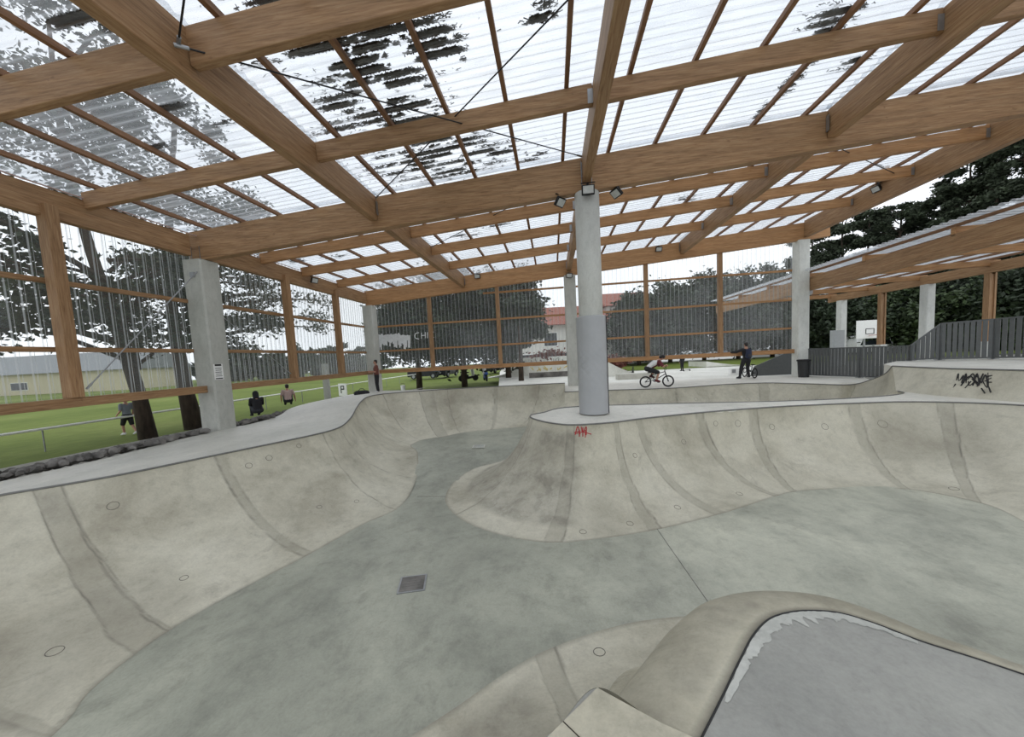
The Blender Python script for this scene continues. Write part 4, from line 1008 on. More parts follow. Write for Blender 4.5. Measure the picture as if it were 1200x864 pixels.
# slatted metal fence
fp = [(11.95, 18.45, 0, 1.27), (12.75, 16.5, 0, 1.27), (13.35, 15.05, .0, 1.27)]
fr = [(13.35, 15.05, .7, 1.27), (14.05, 14.75, .7, 2.03), (15.0, 14.05, .7, 2.06), (15.5, 13.2, .7, 2.1), (15.6, 9.0, .7, 2.15)]
def fence(label, path, pitch=.125):
    t = empty('slatted_fence', label, 'fence', (path[0][0], path[0][1], path[0][2]), 0, 'slatted metal fences', 'thing'); o = V(t.location)
    for (a, b) in zip(path, path[1:]):
        A_, B_ = V(a[:3]), V(b[:3]); L = (B_-A_).length; n = int(L/pitch); k = MB(); d = (B_-A_)/L; rz = math.atan2(d.y, d.x)
        for i in range(n):
            f = (i+.5)/n; q = A_.lerp(B_, f); zt = a[3]+(b[3]-a[3])*f; zb = q.z+.05; k.box((q.x-o.x, q.y-o.y, (zt+zb)/2-o.z), (.104, .03, zt-zb), rz)
        k.build('slat_panel', 'fence_metal', t)
        k = MB(); k.bar(V((a[0], a[1], a[3]))-o, V((b[0], b[1], b[3]))-o, .05, .05); k.build('top_rail', 'fence_metal', t)
        k = MB(); k.bar(V((a[0], a[1], a[2]+.06))-o, V((b[0], b[1], b[2]+.06))-o, .05, .05); k.build('bottom_rail', 'fence_metal', t)
    for a in path:
        k = MB(); k.box((a[0]-o.x, a[1]-o.y, (a[2]+a[3])/2-o.z), (.07, .07, a[3]-a[2])); k.build('post', 'fence_metal', t)
        k = MB(); k.box((a[0]-o.x, a[1]-o.y, a[2]+.01-o.z), (.18, .18, .02)); k.build('foot_plate', 'galvanised', t)
fence('low slatted grey metal fence between bin and raised deck', fp)
fence('tall slatted grey metal fence on the raised deck at right', fr)
# solid grey sloping hoarding seen under the back wall rail
a, b = onY(884, 441, 19.6), onY(926, 441, 19.6)
k = MB(); k.prism([(a.x-.2, 0), (b.x+.35, 0), (b.x+.35, 1.3), (b.x-.2, 1.12), (a.x, .5)], .06, Matrix.Translation((0, 19.6, 0))); tag(k.build('ramp_panel', 'fence_metal', None), 'plain grey sloping metal panel left of the right back column', 'panel')

# bin
p = onZ(937, 442); t = empty('litter_bin', 'black litter bin against the right back column', 'bin', (p.x+.08, p.y-.15, 0))
k = MB(); k.lathe([(.2, 0), (.24, .75), (.25, .76)], n=20); k.build('body', 'dark_plastic', t, None, False)
k = MB(); k.lathe([(.27, .74), (.27, .80), (.24, .82)], n=20); k.build('rim', 'black_rubber', t)

# basketball board
p = onY(1019, 386, 33); t = empty('basketball_hoop', 'white basketball board on a pole behind the low fence', 'basketball hoop', (p.x, 33, -.05))
zc = p.z+.05
k = MB(); k.box((0, 0, zc), (2.0, .06, 1.5)); k.build('backboard', 'white_paint', t, None, False, .01)
k = MB(); 
for (x, z, w, h) in ((0, .3, .6, .05), (0, -.12, .6, .05), (-.3, .09, .05, .45), (.3, .09, .05, .45)): k.box((x, -.04, zc+z-.25), (w, .015, h))
k.build('target_square', 'sign_black', t)
k = MB(); k.tube([(.23*math.cos(i*.35), -.32+.23*math.sin(i*.35), zc-.5) for i in range(18)], .02, 6, True); k.build('ring', 'red_spray', t)
k = MB(); k.tube([(0, .5, 0), (0, .5, zc-.4), (0, .05, zc)], .08, 8); k.build('pole', 'galvanised', t)

# ---------------------------------------------------------------- vehicles
def car(label, c, rz, mat, L=4.2, wid=1.75, hgt=1.5, van=False, grp=None):
    t = empty('car', label, 'car', c, rz, grp)
    if van: o = [(-L/2, .3), (L/2, .3), (L/2, .8), (L/2-.25, .98), (L/2-1.0, 1.05), (L/2-1.7, hgt), (-L/2+.15, hgt), (-L/2, 1.2)]
    else: o = [(-L/2, .3), (L/2, .3), (L/2, .75), (L/2-.2, .88), (L/2-1.1, .95), (L/2-1.8, hgt-.05), (0, hgt), (-L/2+.7, hgt-.06), (-L/2+.1, 1.0), (-L/2, .9)]
    k = MB(); k.prism(o, wid, Matrix.Identity(4)); k.build('body', mat, t, None, False, .05)
    g_ = [(L/2-1.2, .98), (L/2-1.78, hgt-.1), (-.05, hgt-.07), (-.05, .98)]; g2 = [(-.13, .98), (-.13, hgt-.07), (-L/2+.75, hgt-.12), (-L/2+.35, 1.0)]
    for s in (-1, 1):
        for q in (g_, g2):
            k = MB(); k.prism(q, .02, Matrix.Translation((0, s*(wid/2+.004), 0))); k.build('side_window', 'car_glass', t)
        for x in (L/2-.8, -L/2+.75):
            k = MB(); k.lathe([(.1, -.1), (.3, -.1), (.32, -.07), (.32, .07), (.3, .1), (.1, .1)], (x, s*(wid/2-.06), .32), 20, 'Y'); w = k.build('wheel', 'black_rubber', t)
            k = MB(); k.lathe([(.02, -.11), (.19, -.11), (.19, .11), (.02, .11)], (x, s*(wid/2-.06), .32), 14, 'Y'); k.build('hubcap', 'galvanised', w)
    k = MB(); k.box((L/2-.02, 0, .62), (.06, wid*.8, .12)); k.build('headlights', 'lens_glass', t)
    return t
def place(px, py, d): v = ray(px, py); return EYE + v*(d/v.dot(fw))
p = place(1020, 405, 36); car('white van parked beyond the low slatted fence', (p.x, p.y, -.05), .15, 'car_white', 4.8, 1.9, 1.95, True, 'parked cars beyond the fence')
p = place(955, 410, 44); car('white car whose roof shows above the low fence beside the column', (p.x, p.y, -.05), .1, 'car_white', 4.2, grp='parked cars beyond the fence')
for i, (x, mt_, lab) in enumerate(((828, 'car_white', 'white parked car seen under the back rail, left one'), (842, 'car_white', 'white parked car under the back rail beside its twin'), (858, 'cloth_grey', 'grey parked car partly behind the person with backpack'), (886, 'car_white', 'white parked car just right of the person with backpack'))):
    p = place(x, 408, 56); car(lab, (p.x, p.y, -.05), .2 + .1*i, mt_, grp='parked cars beyond the back wall')
p = place(499, 449, 44); car('dark car parked beyond the back wall at left', (p.x, p.y, -.5), .1, 'car_dark', 3.9, grp='parked cars beyond the back wall')
p = place(523, 440, 46); car('small dark car behind the first tree trunk', (p.x, p.y, -.5), 1.4, 'car_dark', 3.9, grp='parked cars beyond the back wall')
p = place(578, 436, 48); car('dark car beyond the leaning tree', (p.x, p.y, -.4), 1.3, 'car_dark', 3.9, grp='parked cars beyond the back wall')
def moped(label, c, rz, m1, m2, s=1.0):
    t = empty('motor_scooter', label, 'motorbike', c, rz, 'motorbikes beyond the back wall'); t.scale = (s, s, s)
    for x in (-.65, .65):
        k = MB(); k.lathe([(.12, -.06), (.24, -.06), (.28, 0), (.24, .06), (.12, .06)], (x, 0, .28), 18, 'Y'); k.build('wheel', 'black_rubber', t)
    k = MB(); k.hull([((-.55, 0, .62), .16), ((-.1, 0, .5), .14)]); k.hull([((-.1, 0, .3), .13), ((.35, 0, .35), .12)]); k.build('body', m1, t, None, True)
    k = MB(); k.hull([((.45, 0, .55), .13), ((.38, 0, 1.0), .15)]); k.build('fairing', m2, t, None, True)
    k = MB(); k.hull([((-.62, 0, .82), (.14, .13, .06)), ((-.05, 0, .78), (.14, .12, .06))]); k.build('seat', 'black_rubber', t, None, True)
    k = MB(); k.tube([(.28, -.34, 1.08), (.34, 0, 1.1), (.28, .34, 1.08)], .02, 6); k.tube([(.62, 0, .28), (.36, 0, 1.05)], .04, 6); k.build('handlebar', 'black_metal', t)
    return t
p = place(549, 443, 32); moped('black motorbike with white fairing behind the back wall', (p.x, p.y, -.35), .5, 'car_dark', 'cloth_white', 1.0)
p = place(569, 446, 27); moped('blue and white scooter just behind the back bowl lip', (p.x, p.y, -.1), 1.9, 'blue_plastic', 'white_paint', .95)
# white dog-sized bag, bag on deck, sign boards
p = onZ(424, 463.5, .17); t = empty('holdall', 'black bag lying on the deck beside the standing person', 'bag', (p.x, p.y, .15), .3)
k = MB(); k.hull([((-.2, 0, .13), (.16, .16, .13)), ((.2, 0, .13), (.17, .15, .13))]); k.build('body', 'cloth_black', t, None, True)
k = MB(); k.tube([(-.15, 0, .24), (-.05, .0, .34), (.08, 0, .34), (.17, 0, .24)], .016, 6); k.build('strap', 'cloth_charcoal', t)
p = place(402, 461, 24); t = empty('sign_board', 'white board with a black letter P at the field edge', 'sign', (p.x, p.y, -.6), -.3)
k = MB(); k.box((0, 0, .62), (.75, .05, .82)); k.build('panel', 'white_paint', t, None, False, .01)
k = MB(); k.box((-.12, -.03, .64), (.07, .01, .5)); k.box((.02, -.03, .86), (.26, .01, .07)); k.box((.02, -.03, .66), (.26, .01, .07)); k.box((.14, -.03, .76), (.07, .01, .25)); k.build('letter', 'sign_black', t)
for s in (-.3, .3): k = MB(); k.box((s, .02, .12), (.05, .05, .24)); k.build('leg', 'galvanised', t)
p = place(383, 455, 21); k = MB(); k.box((0, 0, 1.2), (.28, .28, 2.4)); o = k.build('grey_post', 'column_concrete', None, None, False, .02); o.location = (p.x, p.y, -.6); tag(o, 'thick grey post under the left rail beyond the seated pair', 'post')
p = place(472, 450, 27); t = empty('bucket', 'small white tub on the grass behind the back left wall', 'bucket', (p.x, p.y, -.5))
k = MB(); k.lathe([(.14, 0), (.18, .4), (.19, .41)], n=16); k.build('body', 'white_paint', t); k = MB(); k.tube([(-.18, 0, .4), (-.1, 0, .55), (.1, 0, .55), (.18, 0, .4)], .012, 5); k.build('handle', 'black_metal', t)
# skatepark furniture beyond the wall
def ledge(label, px, py, d, L, w, h, rz, mats=('pale_concrete', 'rock'), marks=True, seed=0):
    p = place(px, py, d); t = empty('skate_ledge', label, 'ledge', (p.x, p.y, -.05), rz, 'skatepark ledges beyond the back wall'); random.seed(seed)
    k = MB(); k.box((0, 0, h*.5), (L, w, h)); k.build('block', mats[0], t, None, False, .02)
    k = MB(); k.box((0, -w/2-.01, h*.2), (L*.98, .02, h*.4)); k.build('skirt', mats[1], t)
    if marks:
        k = MB()
        for i in range(int(L*2)):
            x = -L/2+.3+i*.5; k.tube(spline([V((x+random.uniform(-.2, .2), -w/2-.02, h*random.uniform(.5, .9))) for _ in range(4)], 3), .02, 4)
        k.build('spray_tag', ['black_spray', 'yellow_paint', 'red_spray'][seed % 3], t)
ledge('long graffitied white ledge behind the back column, front one', 655, 436, 27, 4.6, .6, 1.0, .05, seed=1)
ledge('graffitied white ledge behind the front one beside the red plants', 640, 428, 33, 6.5, .7, 1.5, .02, seed=3)
ledge('low white ledge beside the yellow tag', 690, 432, 36, 4, .7, 1.3, 0, seed=2)
ledge('low pale ledge behind the rider', 745, 443, 21, 2.2, .6, .35, 0.05, ('deck_concrete', 'deck_concrete'), False, 4)
def ramp_(label, px, py, d, L, w, h, rz, flip=1):
    p = place(px, py, d); t = empty('skate_ramp', label, 'ramp', (p.x, p.y, -.05), rz, 'pale ramps beyond the back wall')
    o = [(-L/2*flip, 0), (L/2*flip, 0)]
    for i in range(9): a = i/8; o.append((L/2*flip - L*flip*a, h*(1-a)**2 if i < 8 else 0.001))
    o = [(-L/2*flip, 0), (L/2*flip, 0), (L/2*flip, h)] + [(L/2*flip - L*flip*(i/8), h*(1-i/8)**1.7) for i in range(1, 8)]
    k = MB(); k.prism(o, w, Matrix.Identity(4)); k.build('ramp_body', 'pale_concrete', t)
    k = MB(); k.tube([(L/2*flip, -w/2, h), (L/2*flip, w/2, h)], .03, 6); k.build('coping', 'coping_steel', t)
ramp_('white curved ramp just right of the padded column', 728, 440, 25, 3.0, 2.5, 1.2, .1, -1)
ramp_('white ramp beyond the leaning tree trunk', 597, 440, 31, 3.6, 2.4, 1.1, .0, 1)
ramp_('low white ramp at the far deck right of the rider', 845, 437, 30, 4.0, 3, .5, .1, -1)
p = place(622, 440, 38)
broad('bank of red-leaved shrubs behind the graffitied ledge', tuple(onY(640, 424, 34)[:2]) + (.9,), 1.0, 1.6, 140, 'cloth_rust', None, 50, 30, .14, .05, 0)
broad('low red-leaved shrub beside the back column', tuple(onY(722, 424, 30)[:2]) + (.3,), 1.2, .9, 141, 'cloth_rust', None, 50, 20, .14, .05, 0)
# white sign with rings on the plaza
p = place(861, 442, 20.2); t = empty('sign_board', 'small white box sign on the deck at the feet of the person with backpack', 'sign', (p.x, p.y, 0), .1)
k = MB(); k.box((0, 0, .17), (.6, .25, .34)); k.build('panel', 'white_paint', t, None, False, .01)
k = MB(); k.box((-.12, -.13, .18), (.2, .01, .2)); k.build('mark', 'galvanised', t)
# mesh fence far behind
t = empty('mesh_fence', 'pale wire fence beyond the plaza', 'fence', tuple(onY(640, 420, 55)[:2]) + (-.05,)); 
k = MB()
for i in range(0, 60): k.tube([(i*1.0-10, 0, 0), (i*1.0-10, 0, 1.6)], .02, 4)
for z in (.05, .8, 1.6): k.tube([(-10, 0, z), (49, 0, z)], .02, 4)
k.build('wire_mesh', 'galvanised', t)

# ---------------------------------------------------------------- people and bikes
def solidify(mb, name, mat, parent, vox, smooth_it=2):
    """fuse overlapping capsules into one continuous skin"""
    me = bpy.data.meshes.new(name); mb.bm.to_mesh(me); mb.bm.free()
    o = bpy.data.objects.new(name, me); C.objects.link(o)
    r = o.modifiers.new('r', 'REMESH'); r.mode = 'VOXEL'; r.voxel_size = vox; r.use_smooth_shade = True
    s = o.modifiers.new('s', 'SMOOTH'); s.iterations = smooth_it; s.factor = .5
    dg = bpy.context.evaluated_depsgraph_get(); ev = o.evaluated_get(dg); m2 = bpy.data.meshes.new_from_object(ev)
    C.objects.unlink(o); bpy.data.objects.remove(o); m2.name = name
    return link(name, m2, mat, parent, None, True)
def hand(k, wr, tip, up, s=1.0, curl=.4):
    """palm, four unequal bent fingers and a side thumb; wr wrist, tip direction, up = back of the hand"""
    wr = V(wr); d = V(tip).normalized(); u = V(up); u = (u-d*u.dot(d)).normalized(); sd = d.cross(u)
    k.hull([(wr, .024*s), (wr+d*.075*s+sd*.028*s, .015*s), (wr+d*.075*s-sd*.028*s, .015*s)])
    for i, (off, L) in enumerate(((-.030, .062), (-.010, .074), (.011, .070), (.031, .055))):
        b = wr+d*.078*s+sd*off*s; m_ = b+d*L*.55*s-u*L*.2*curl*s; e = m_ + d*L*.4*s*(1-curl*.6) - u*L*.5*s*curl
        k.hull([(b, .0095*s), (m_, .0088*s)], 1); k.hull([(m_, .0088*s), (e, .0075*s)], 1)
    b = wr+d*.025*s-sd*.028*s; m_ = b+d*.035*s-sd*.028*s; e = m_+d*.03*s-sd*.004*s-u*.012*s
    k.hull([(b, .013*s), (m_, .011*s)], 1); k.hull([(m_, .011*s), (e, .009*s)], 1)
def figure(label, loc, rz, J, shirt, trousers, shoes, short_sleeve=True, short_legs=False, hood=None, helmet=None, hair='hair_dark', pack=None, s=1.0, vest=None, group=None, capless=False):
    """J: joints in metres, person faces +Y, z up. keys: pel, chest, neck, head, and for L/R: sh el wr hip kn an toe"""
    t = empty('person', label, 'person', loc, rz, group); t.scale = (s, s, s); J = {a: V(b) for a, b in J.items()}
    face = J.get('face', V((0, 1, 0))).normalized() if 'face' in J else V((0, 1, 0))
    k = MB(); hd = J['head']; upv = (hd-J['neck']).normalized(); sdv = face.cross(upv).normalized()
    k.hull([(hd + upv*.03 - face*.012, (.077, .088, .095)), (hd - upv*.075 + face*.035, (.05, .05, .045))]); k.hull([(J['neck'], .055), (hd - upv*.05, .052)])
    k.hull([(hd + face*.085 - upv*.01, .012), (hd + face*.105 - upv*.035, .014)], 1)
    for q in (-1, 1): k.hull([(hd + sdv*q*.078 - upv*.01, (.014, .022, .03))], 1)
    k.hull([(J['pel'], (.145, .11, .11)), (J['pel'].lerp(J['chest'], .45), (.13, .10, .1))]); k.hull([(J['pel'].lerp(J['chest'], .4), (.135, .10, .1)), (J['chest'], (.165, .115, .13))]); k.hull([(J['chest'] + (J['neck']-J['chest'])*.55, (.12, .08, .06)), (J['neck'], .06), (J['chest'], .12)])
    for q in 'LR':
        k.hull([(J['chest'].lerp(J['sh'+q], .5), .085), (J['sh'+q], .062)]); k.hull([(J['sh'+q], .06), (J['el'+q], .042)]); k.hull([(J['el'+q], .043), (J['wr'+q], .028)])
        dd = J.get('hd'+q, J['wr'+q]-J['el'+q]); hand(k, J['wr'+q], dd, V((1 if q == 'R' else -1, 0, .3)), 1.0, .6)
        k.hull([(J['pel'].lerp(J['hip'+q], .8), .1), (J['hip'+q], .09)]); k.hull([(J['hip'+q], .092), (J['kn'+q], .058)]); k.hull([(J['kn'+q], .058), (J['an'+q], .04)])
        k.hull([(J['an'+q] - V((0, 0, .04)), .04), (J['toe'+q], .035)])
    solidify(k, 'body', 'skin', t, .0085, 2)
    k = MB(); e = .02
    k.hull([(J['pel'] + (J['chest']-J['pel'])*.12, (.158, .13, .09)), (J['pel'].lerp(J['chest'], .5), (.15, .125, .1))]); k.hull([(J['pel'].lerp(J['chest'], .45), (.15, .125, .1)), (J['chest'], (.185, .14, .14))]); k.hull([(J['chest'], (.15, .12, .12)), (J['chest'].lerp(J['neck'], .75), (.085, .075, .05))])
    for q in 'LR':
        k.hull([(J['chest'].lerp(J['sh'+q], .5), .105), (J['sh'+q], .08)])
        en = J['sh'+q].lerp(J['el'+q], .75) if short_sleeve else J['el'+q]
        k.hull([(J['sh'+q], .08), (en, .062)])
        if not short_sleeve: k.hull([(J['el'+q], .06), (J['el'+q].lerp(J['wr'+q], .93), .043)])
    sh_ = solidify(k, 'shirt', shirt, t, .014, 3)
    k = MB(); k.hull([(J['pel'], (.16, .13, .11)), (J['pel'] + (J['chest']-J['pel'])*.2, (.15, .122, .06))])
    for q in 'LR':
        k.hull([(J['pel'].lerp(J['hip'+q], .8), .12), (J['hip'+q], .11)]); en = J['hip'+q].lerp(J['kn'+q], .92) if short_legs else J['kn'+q]
        k.hull([(J['hip'+q], .112), (en, .088 if short_legs else .078)])
        if not short_legs: k.hull([(J['kn'+q], .078), (J['kn'+q].lerp(J['an'+q], .95), .06)])
    solidify(k, 'shorts' if short_legs else 'trousers', trousers, t, .014, 3)
    for q in 'LR':
        k = MB(); an = J['an'+q]; to = J['toe'+q]; dz = V((0, 0, -.045)); back = (V((an.x-to.x, an.y-to.y, an.z-to.z))).normalized()
        k.hull([(an + dz + back*.035, (.045, .045, .042)), (to, (.048, .048, .035)), (an, .048)]); k.build('shoe', shoes, t, None, True)
    for q in (-1, 1):
        k = MB(); k.hull([(hd + face*.083 + sdv*q*.032 + upv*.012, .011)], 1); k.build('eye', 'black_metal', t)
    k = MB(); k.hull([(hd + face*.083 - upv*.068 + sdv*.02, .008), (hd + face*.083 - upv*.068 - sdv*.02, .008)], 1); k.build('mouth', 'cloth_maroon', t)
    if hood:
        k = MB(); k.hull([(hd + upv*.035 - face*.03, (.108, .112, .118)), (J['neck'] - face*.02 - upv*.01, (.11, .09, .06))]); k.build('hood', hood, t, None, True)
    elif helmet:
        k = MB(); k.hull([(hd + upv*.06 - face*.015, (.105, .122, .095)), (hd + upv*.02 - face*.05, (.1, .09, .08))]); k.build('helmet', helmet, t, None, True)
    else:
        k = MB(); k.hull([(hd + upv*.055 - face*.028, (.088, .092, .082)), (hd - upv*.01 - face*.055, (.075, .05, .07))]); k.build('hair', hair, t, None, True)
    if vest:
        k = MB()
        for q in 'LR': k.hull([(J['chest'].lerp(J['sh'+q], .6) + face*.03, .11), (J['sh'+q], .092)]); k.hull([(J['sh'+q], .09), (J['sh'+q].lerp(J['el'+q], .8), .07)])
        k.hull([(J['chest'] + face*.06 - upv*.02, (.15, .1, .13)), (J['pel'].lerp(J['chest'], .35) + face*.06, (.12, .08, .1))]); solidify(k, 'vest', vest, t, .016, 2)
    if pack:
        k = MB(); c = J['chest'] - face*.2 - V((0, 0, .05)); k.hull([(c + V((0, 0, .14)), (.13, .09, .08)), (c - V((0, 0, .17)), (.15, .1, .1))]); b_ = k.build('backpack', pack, t, None, True)
        k = MB(); k.hull([(c - face*.09 - V((0, 0, .12)), (.1, .05, .09))]); k.build('pocket', 'cloth_charcoal', b_, None, True)
    return t
STAND = dict(pel=(0, 0, .93), chest=(0, .01, 1.27), neck=(0, 0, 1.48), head=(0, .02, 1.62), shL=(-.18, 0, 1.40), elL=(-.24, -.02, 1.13), wrL=(-.24, .06, .90), shR=(.18, 0, 1.40), elR=(.24, -.02, 1.13), wrR=(.24, .06, .90),
             hipL=(-.09, 0, .88), knL=(-.10, .02, .48), anL=(-.10, -.02, .09), toeL=(-.12, .14, .04), hipR=(.09, 0, .88), knR=(.10, .02, .48), anR=(.10, -.02, .09), toeR=(.12, .14, .04))
SIT = dict(pel=(0, 0, .12), chest=(0, .10, .46), neck=(0, .17, .65), head=(0, .22, .78), shL=(-.18, .12, .58), elL=(-.21, .24, .36), wrL=(-.12, .44, .38), shR=(.18, .12, .58), elR=(.21, .24, .36), wrR=(.12, .44, .38),
           hipL=(-.1, .05, .12), knL=(-.14, .45, .32), anL=(-.12, .62, -.06), toeL=(-.13, .78, -.12), hipR=(.1, .05, .12), knR=(.14, .45, .32), anR=(.12, .62, -.06), toeR=(.13, .78, -.12))
def bike(name, label, loc, rz, lean=0.0, group=None, steer=0.0, s=1.0):
    """small-wheeled trick bike, rolls along +X, wheels touch z = 0"""
    t = empty(name, label, 'bicycle', loc, rz, group); t.rotation_euler = (lean, 0, rz); t.scale = (s, s, s)
    R = .25
    for x, nm in ((-.46, 'rear_wheel'), (.48, 'front_wheel')):
        k = MB(); k.tube([(x + (R-.025)*math.cos(a), 0, R + (R-.025)*math.sin(a)) for a in [2*math.pi*i/28 for i in range(28)]], .026, 8, True); w = k.build(nm, 'black_rubber', t, None, True)
        k = MB(); k.tube([(x + (R-.055)*math.cos(a), 0, R + (R-.055)*math.sin(a)) for a in [2*math.pi*i/28 for i in range(28)]], .009, 5, True); k.build('rim', 'black_metal', w)
        k = MB()
        for i in range(18):
            a = 2*math.pi*i/18; k.tube([(x, .02*(-1)**i, R), (x + (R-.055)*math.cos(a), 0, R + (R-.055)*math.sin(a))], .0022, 3)
        k.build('spokes', 'galvanised', w)
        k = MB(); k.lathe([(.018, -.06), (.018, .06)], (x, 0, R), 10, 'Y'); k.build('hub', 'black_metal', w)
    bb_, st, ht, hb = V((-.09, 0, .30)), V((-.20, 0, .56)), V((.36, 0, .66)), V((.385, 0, .57))
    k = MB(); k.tube([bb_, st], .016, 8); k.tube([st - V((0, 0, .03)), ht], .016, 8); k.tube([bb_, hb], .019, 8); k.tube([ht, hb], .02, 8)
    for q in (-.055, .055): k.tube([V((-.46, q, R)), bb_ + V((0, q*.5, 0))], .010, 6); k.tube([V((-.46, q, R)), st + V((0, q*.3, -.04))], .009, 6)
    k.build('frame', 'black_metal', t, None, True)
    k = MB()
    for q in (-.055, .055): k.tube([V((.48, q, R)), V((.40, q, .53)), hb + V((0, q*.5, .0))], .012, 6)
    k.build('fork', 'black_metal', t, None, True)
    k = MB(); k.tube([ht, ht + V((-.02, 0, .06))], .016, 8); g0 = ht + V((.0, 0, .06)); k.tube([g0 + V((0, 0, 0)), g0 + V((.01, -.11, .02)), g0 + V((-.02, -.22, .20)), g0 + V((-.05, -.36, .21))], .011, 7); k.tube([g0, g0 + V((.01, .11, .02)), g0 + V((-.02, .22, .20)), g0 + V((-.05, .36, .21))], .011, 7); k.tube([g0 + V((-.012, -.17, .12)), g0 + V((-.012, .17, .12))], .009, 6); h_ = k.build('handlebar', 'black_metal', t, None, True)
    for q in (-1, 1): k = MB(); k.tube([g0 + V((-.035, q*.27, .208)), g0 + V((-.05, q*.37, .211))], .017, 8); k.build('grip', 'black_rubber', h_)
    k = MB(); k.tube([st, st + V((-.02, 0, .06))], .013, 8); k.hull([(st + V((-.12, 0, .09)), (.06, .07, .025)), (st + V((.11, 0, .10)), (.03, .022, .02))]); k.build('saddle', 'black_rubber', t, None, True)
    k = MB(); k.lathe([(.02, -.005), (.07, -.005), (.07, .005), (.02, .005)], bb_ + V((0, -.05, 0)), 20, 'Y'); k.tube([bb_ + V((0, -.07, 0)), bb_ + V((.14, -.075, -.08))], .012, 6); k.tube([bb_ + V((0, .07, 0)), bb_ + V((-.14, .075, .08))], .012, 6); cr = k.build('crankset', 'galvanised', t)
    for p_ in (bb_ + V((.14, -.13, -.08)), bb_ + V((-.14, .13, .08))): k = MB(); k.box(p_, (.09, .1, .02)); k.build('pedal', 'black_metal', cr)
    return t
# rider: the person local frame faces +Y, the bike rolls along +X, so the rider is turned by -90 deg
bp = onZ(769.5, 453.9); bp.z = 0
bike('trick_bike', 'black trick bike ridden along the deck behind the island', bp, -.02, 0, 'bikes')
RID = dict(pel=(0, -.38, .84), chest=(0, -.08, 1.04), neck=(0, .14, 1.17), head=(0, .24, 1.26), face=(0, .93, -.36), shL=(-.18, .08, 1.10), elL=(-.34, .20, .90), wrL=(-.31, .30, .93), hdL=(.05, .1, .0), shR=(.18, .08, 1.10), elR=(.34, .20, .90), wrR=(.31, .30, .93), hdR=(-.05, .1, .0),
           hipL=(-.1, -.36, .80), knL=(-.14, -.02, .72), anL=(-.12, -.20, .50), toeL=(-.13, -.08, .43), hipR=(.1, -.36, .80), knR=(.14, .06, .64), anR=(.13, -.03, .32), toeR=(.13, .09, .26))
figure('person crouching on the moving trick bike in white shirt and dark helmet', bp, -math.pi/2-.02, RID, 'cloth_white', 'cloth_black', 'cloth_maroon', True, True, None, 'black_metal', vest='cloth_maroon')
# person with backpack astride a bike, back to us
bp = onZ(876, 443.2); bp.z = 0
bike('trick_bike', 'black trick bike held by the person with a backpack', (bp.x+.16, bp.y+.15, 0), 1.55, .06, 'bikes')
BK = dict(STAND); BK.update(elL=(-.42, .06, 1.30), wrL=(-.62, .22, 1.28), hdL=(-.8, .5, 0), elR=(.28, .12, 1.15), wrR=(.20, .36, 1.02), hipL=(-.12, 0, .86), knL=(-.24, .02, .47), anL=(-.33, -.04, .09), toeL=(-.37, .11, .04), hipR=(.1, 0, .86), knR=(.13, .10, .50), anR=(.14, .02, .12), toeR=(.16, .16, .08))
figure('person in dark clothes seen from behind with a backpack astride a bike', (bp.x-.12, bp.y-.12, 0), .1, BK, 'cloth_black', 'cloth_black', 'cloth_black', False, False, None, None, pack='cloth_navy')
# person by the back left column
p = onZ(443, 460.5, .12); SP = dict(STAND); SP.update(wrL=(-.12, .30, 1.15), elL=(-.22, .10, 1.12), wrR=(.16, .28, 1.10), elR=(.24, .05, 1.12))
figure('person in rust top and dark trousers standing by the back left column', (p.x, p.y, .11), 2.2, SP, 'cloth_rust', 'cloth_black', 'cloth_white', True)
# seated pair
p = place(303, 486, 14.6); figure('person in black hooded top sitting on the rocks', (p.x, p.y, -.12), .9, SIT, 'cloth_black', 'cloth_charcoal', 'cloth_black', False, False, 'cloth_black')
p = place(338, 471, 17.3); S2 = dict(SIT); S2.update(elL=(-.27, .06, .36), wrL=(-.28, .16, .14), elR=(.27, .06, .36), wrR=(.30, .18, .14))
figure('person in pinkish shirt sitting on the rocks behind the hooded one', (p.x, p.y, -.02), .7, S2, 'cloth_pink', 'cloth_black', 'cloth_black', True)
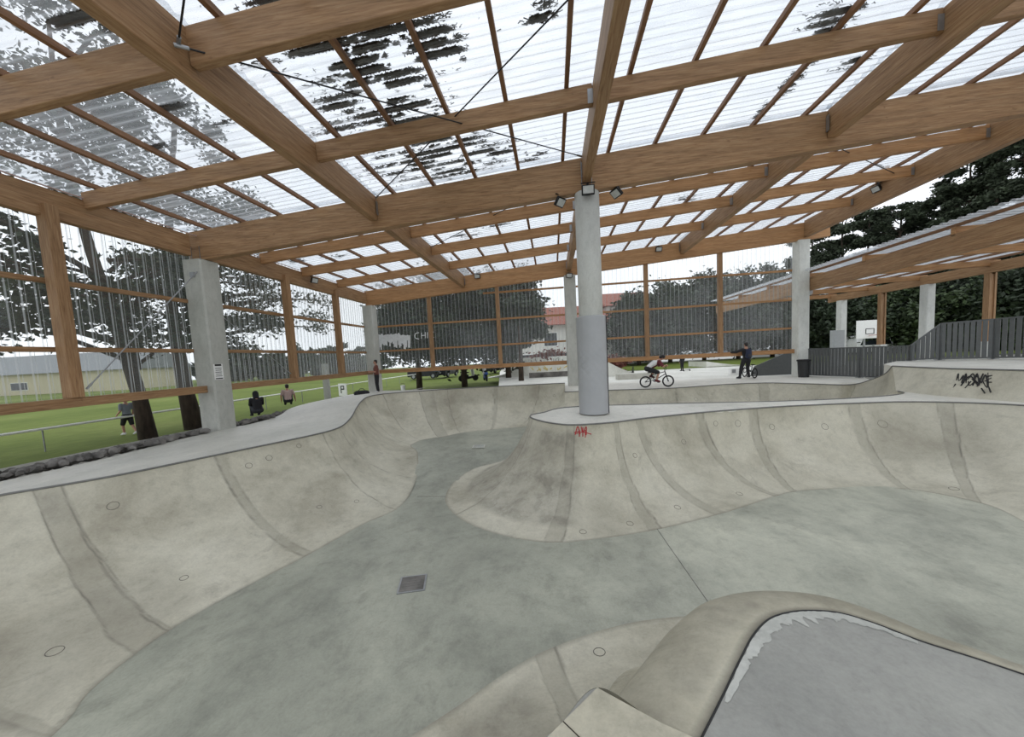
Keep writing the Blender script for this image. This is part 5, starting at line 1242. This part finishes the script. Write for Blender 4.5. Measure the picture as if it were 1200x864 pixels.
# child beside the pine trunk
WK = dict(STAND); WK.update(knL=(-.1, .16, .50), anL=(-.1, .12, .12), toeL=(-.1, .27, .06), knR=(.1, -.06, .48), anR=(.1, -.26, .14), toeR=(.1, -.12, .05), wrL=(-.22, .22, .96))
p = place(152, 510, 13.9); figure('person in grey top and dark shorts beside the nearer pine trunk', (p.x, p.y, -.62), 1.5, WK, 'cloth_grey', 'cloth_black', 'cloth_white', True, True, s=.86)
# child with kick scooter far off
p = place(799.5, 437, 26); p.z = -.05
figure('small child in dark clothes far behind the rider', (p.x, p.y, -.05), .4, STAND, 'cloth_black', 'cloth_black', 'cloth_black', False, s=.72)
t = empty('kick_scooter', 'kick scooter beside the small child far behind the rider', 'scooter', (p.x+.15, p.y-.45, -.05), .5)
k = MB(); k.box((0, 0, .09), (.5, .11, .02)); k.build('deck', 'black_metal', t)
k = MB(); k.tube([(.26, 0, .08), (.20, 0, .75)], .015, 6); k.tube([(.2, -.18, .75), (.2, .18, .75)], .013, 6); k.build('handlebar', 'galvanised', t)
for x in (-.28, .30): k = MB(); k.lathe([(.02, -.015), (.055, -.015), (.055, .015), (.02, .015)], (x, 0, .055), 14, 'Y'); k.build('wheel', 'black_rubber', t)
# bike standing far behind
p = place(741.5, 443, 22); bike('trick_bike', 'black bicycle seen end-on far behind the rider', (p.x, p.y, -.05), 1.35, .05, 'bikes')

# ---------------------------------------------------------------- light
w = bpy.data.worlds.new('sky'); bpy.context.scene.world = w; w.use_nodes = True; nt = w.node_tree; nt.nodes.clear()
wo = nt.nodes.new('ShaderNodeOutputWorld'); bg = nt.nodes.new('ShaderNodeBackground'); tc = nt.nodes.new('ShaderNodeTexCoord')
cn = noise_node(nt, tc.outputs['Generated'], 2.2, 5, .55)
sk = ramp(nt, cn, [(.3, (.80, .85, .92)), (.7, (.95, .97, 1.0))])
nt.links.new(sk, bg.inputs[0]); bg.inputs[1].default_value = 1.25; nt.links.new(bg.outputs[0], wo.inputs[0])
sc = bpy.context.scene
sc.view_settings.view_transform = 'Standard'; sc.view_settings.look = 'None'; sc.view_settings.exposure = 0.2; sc.view_settings.gamma = 1.0
try: sc.view_settings.use_curve_mapping = False
except Exception: pass
sc.cycles.transparent_max_bounces = 24; sc.cycles.max_bounces = 8
for o in bpy.data.objects:
    if o.type == 'MESH' and o.parent is None and o.name.startswith(('wall_', 'deck_', 'floor', 'lawn', 'ground')): o['kind'] = 'structure'
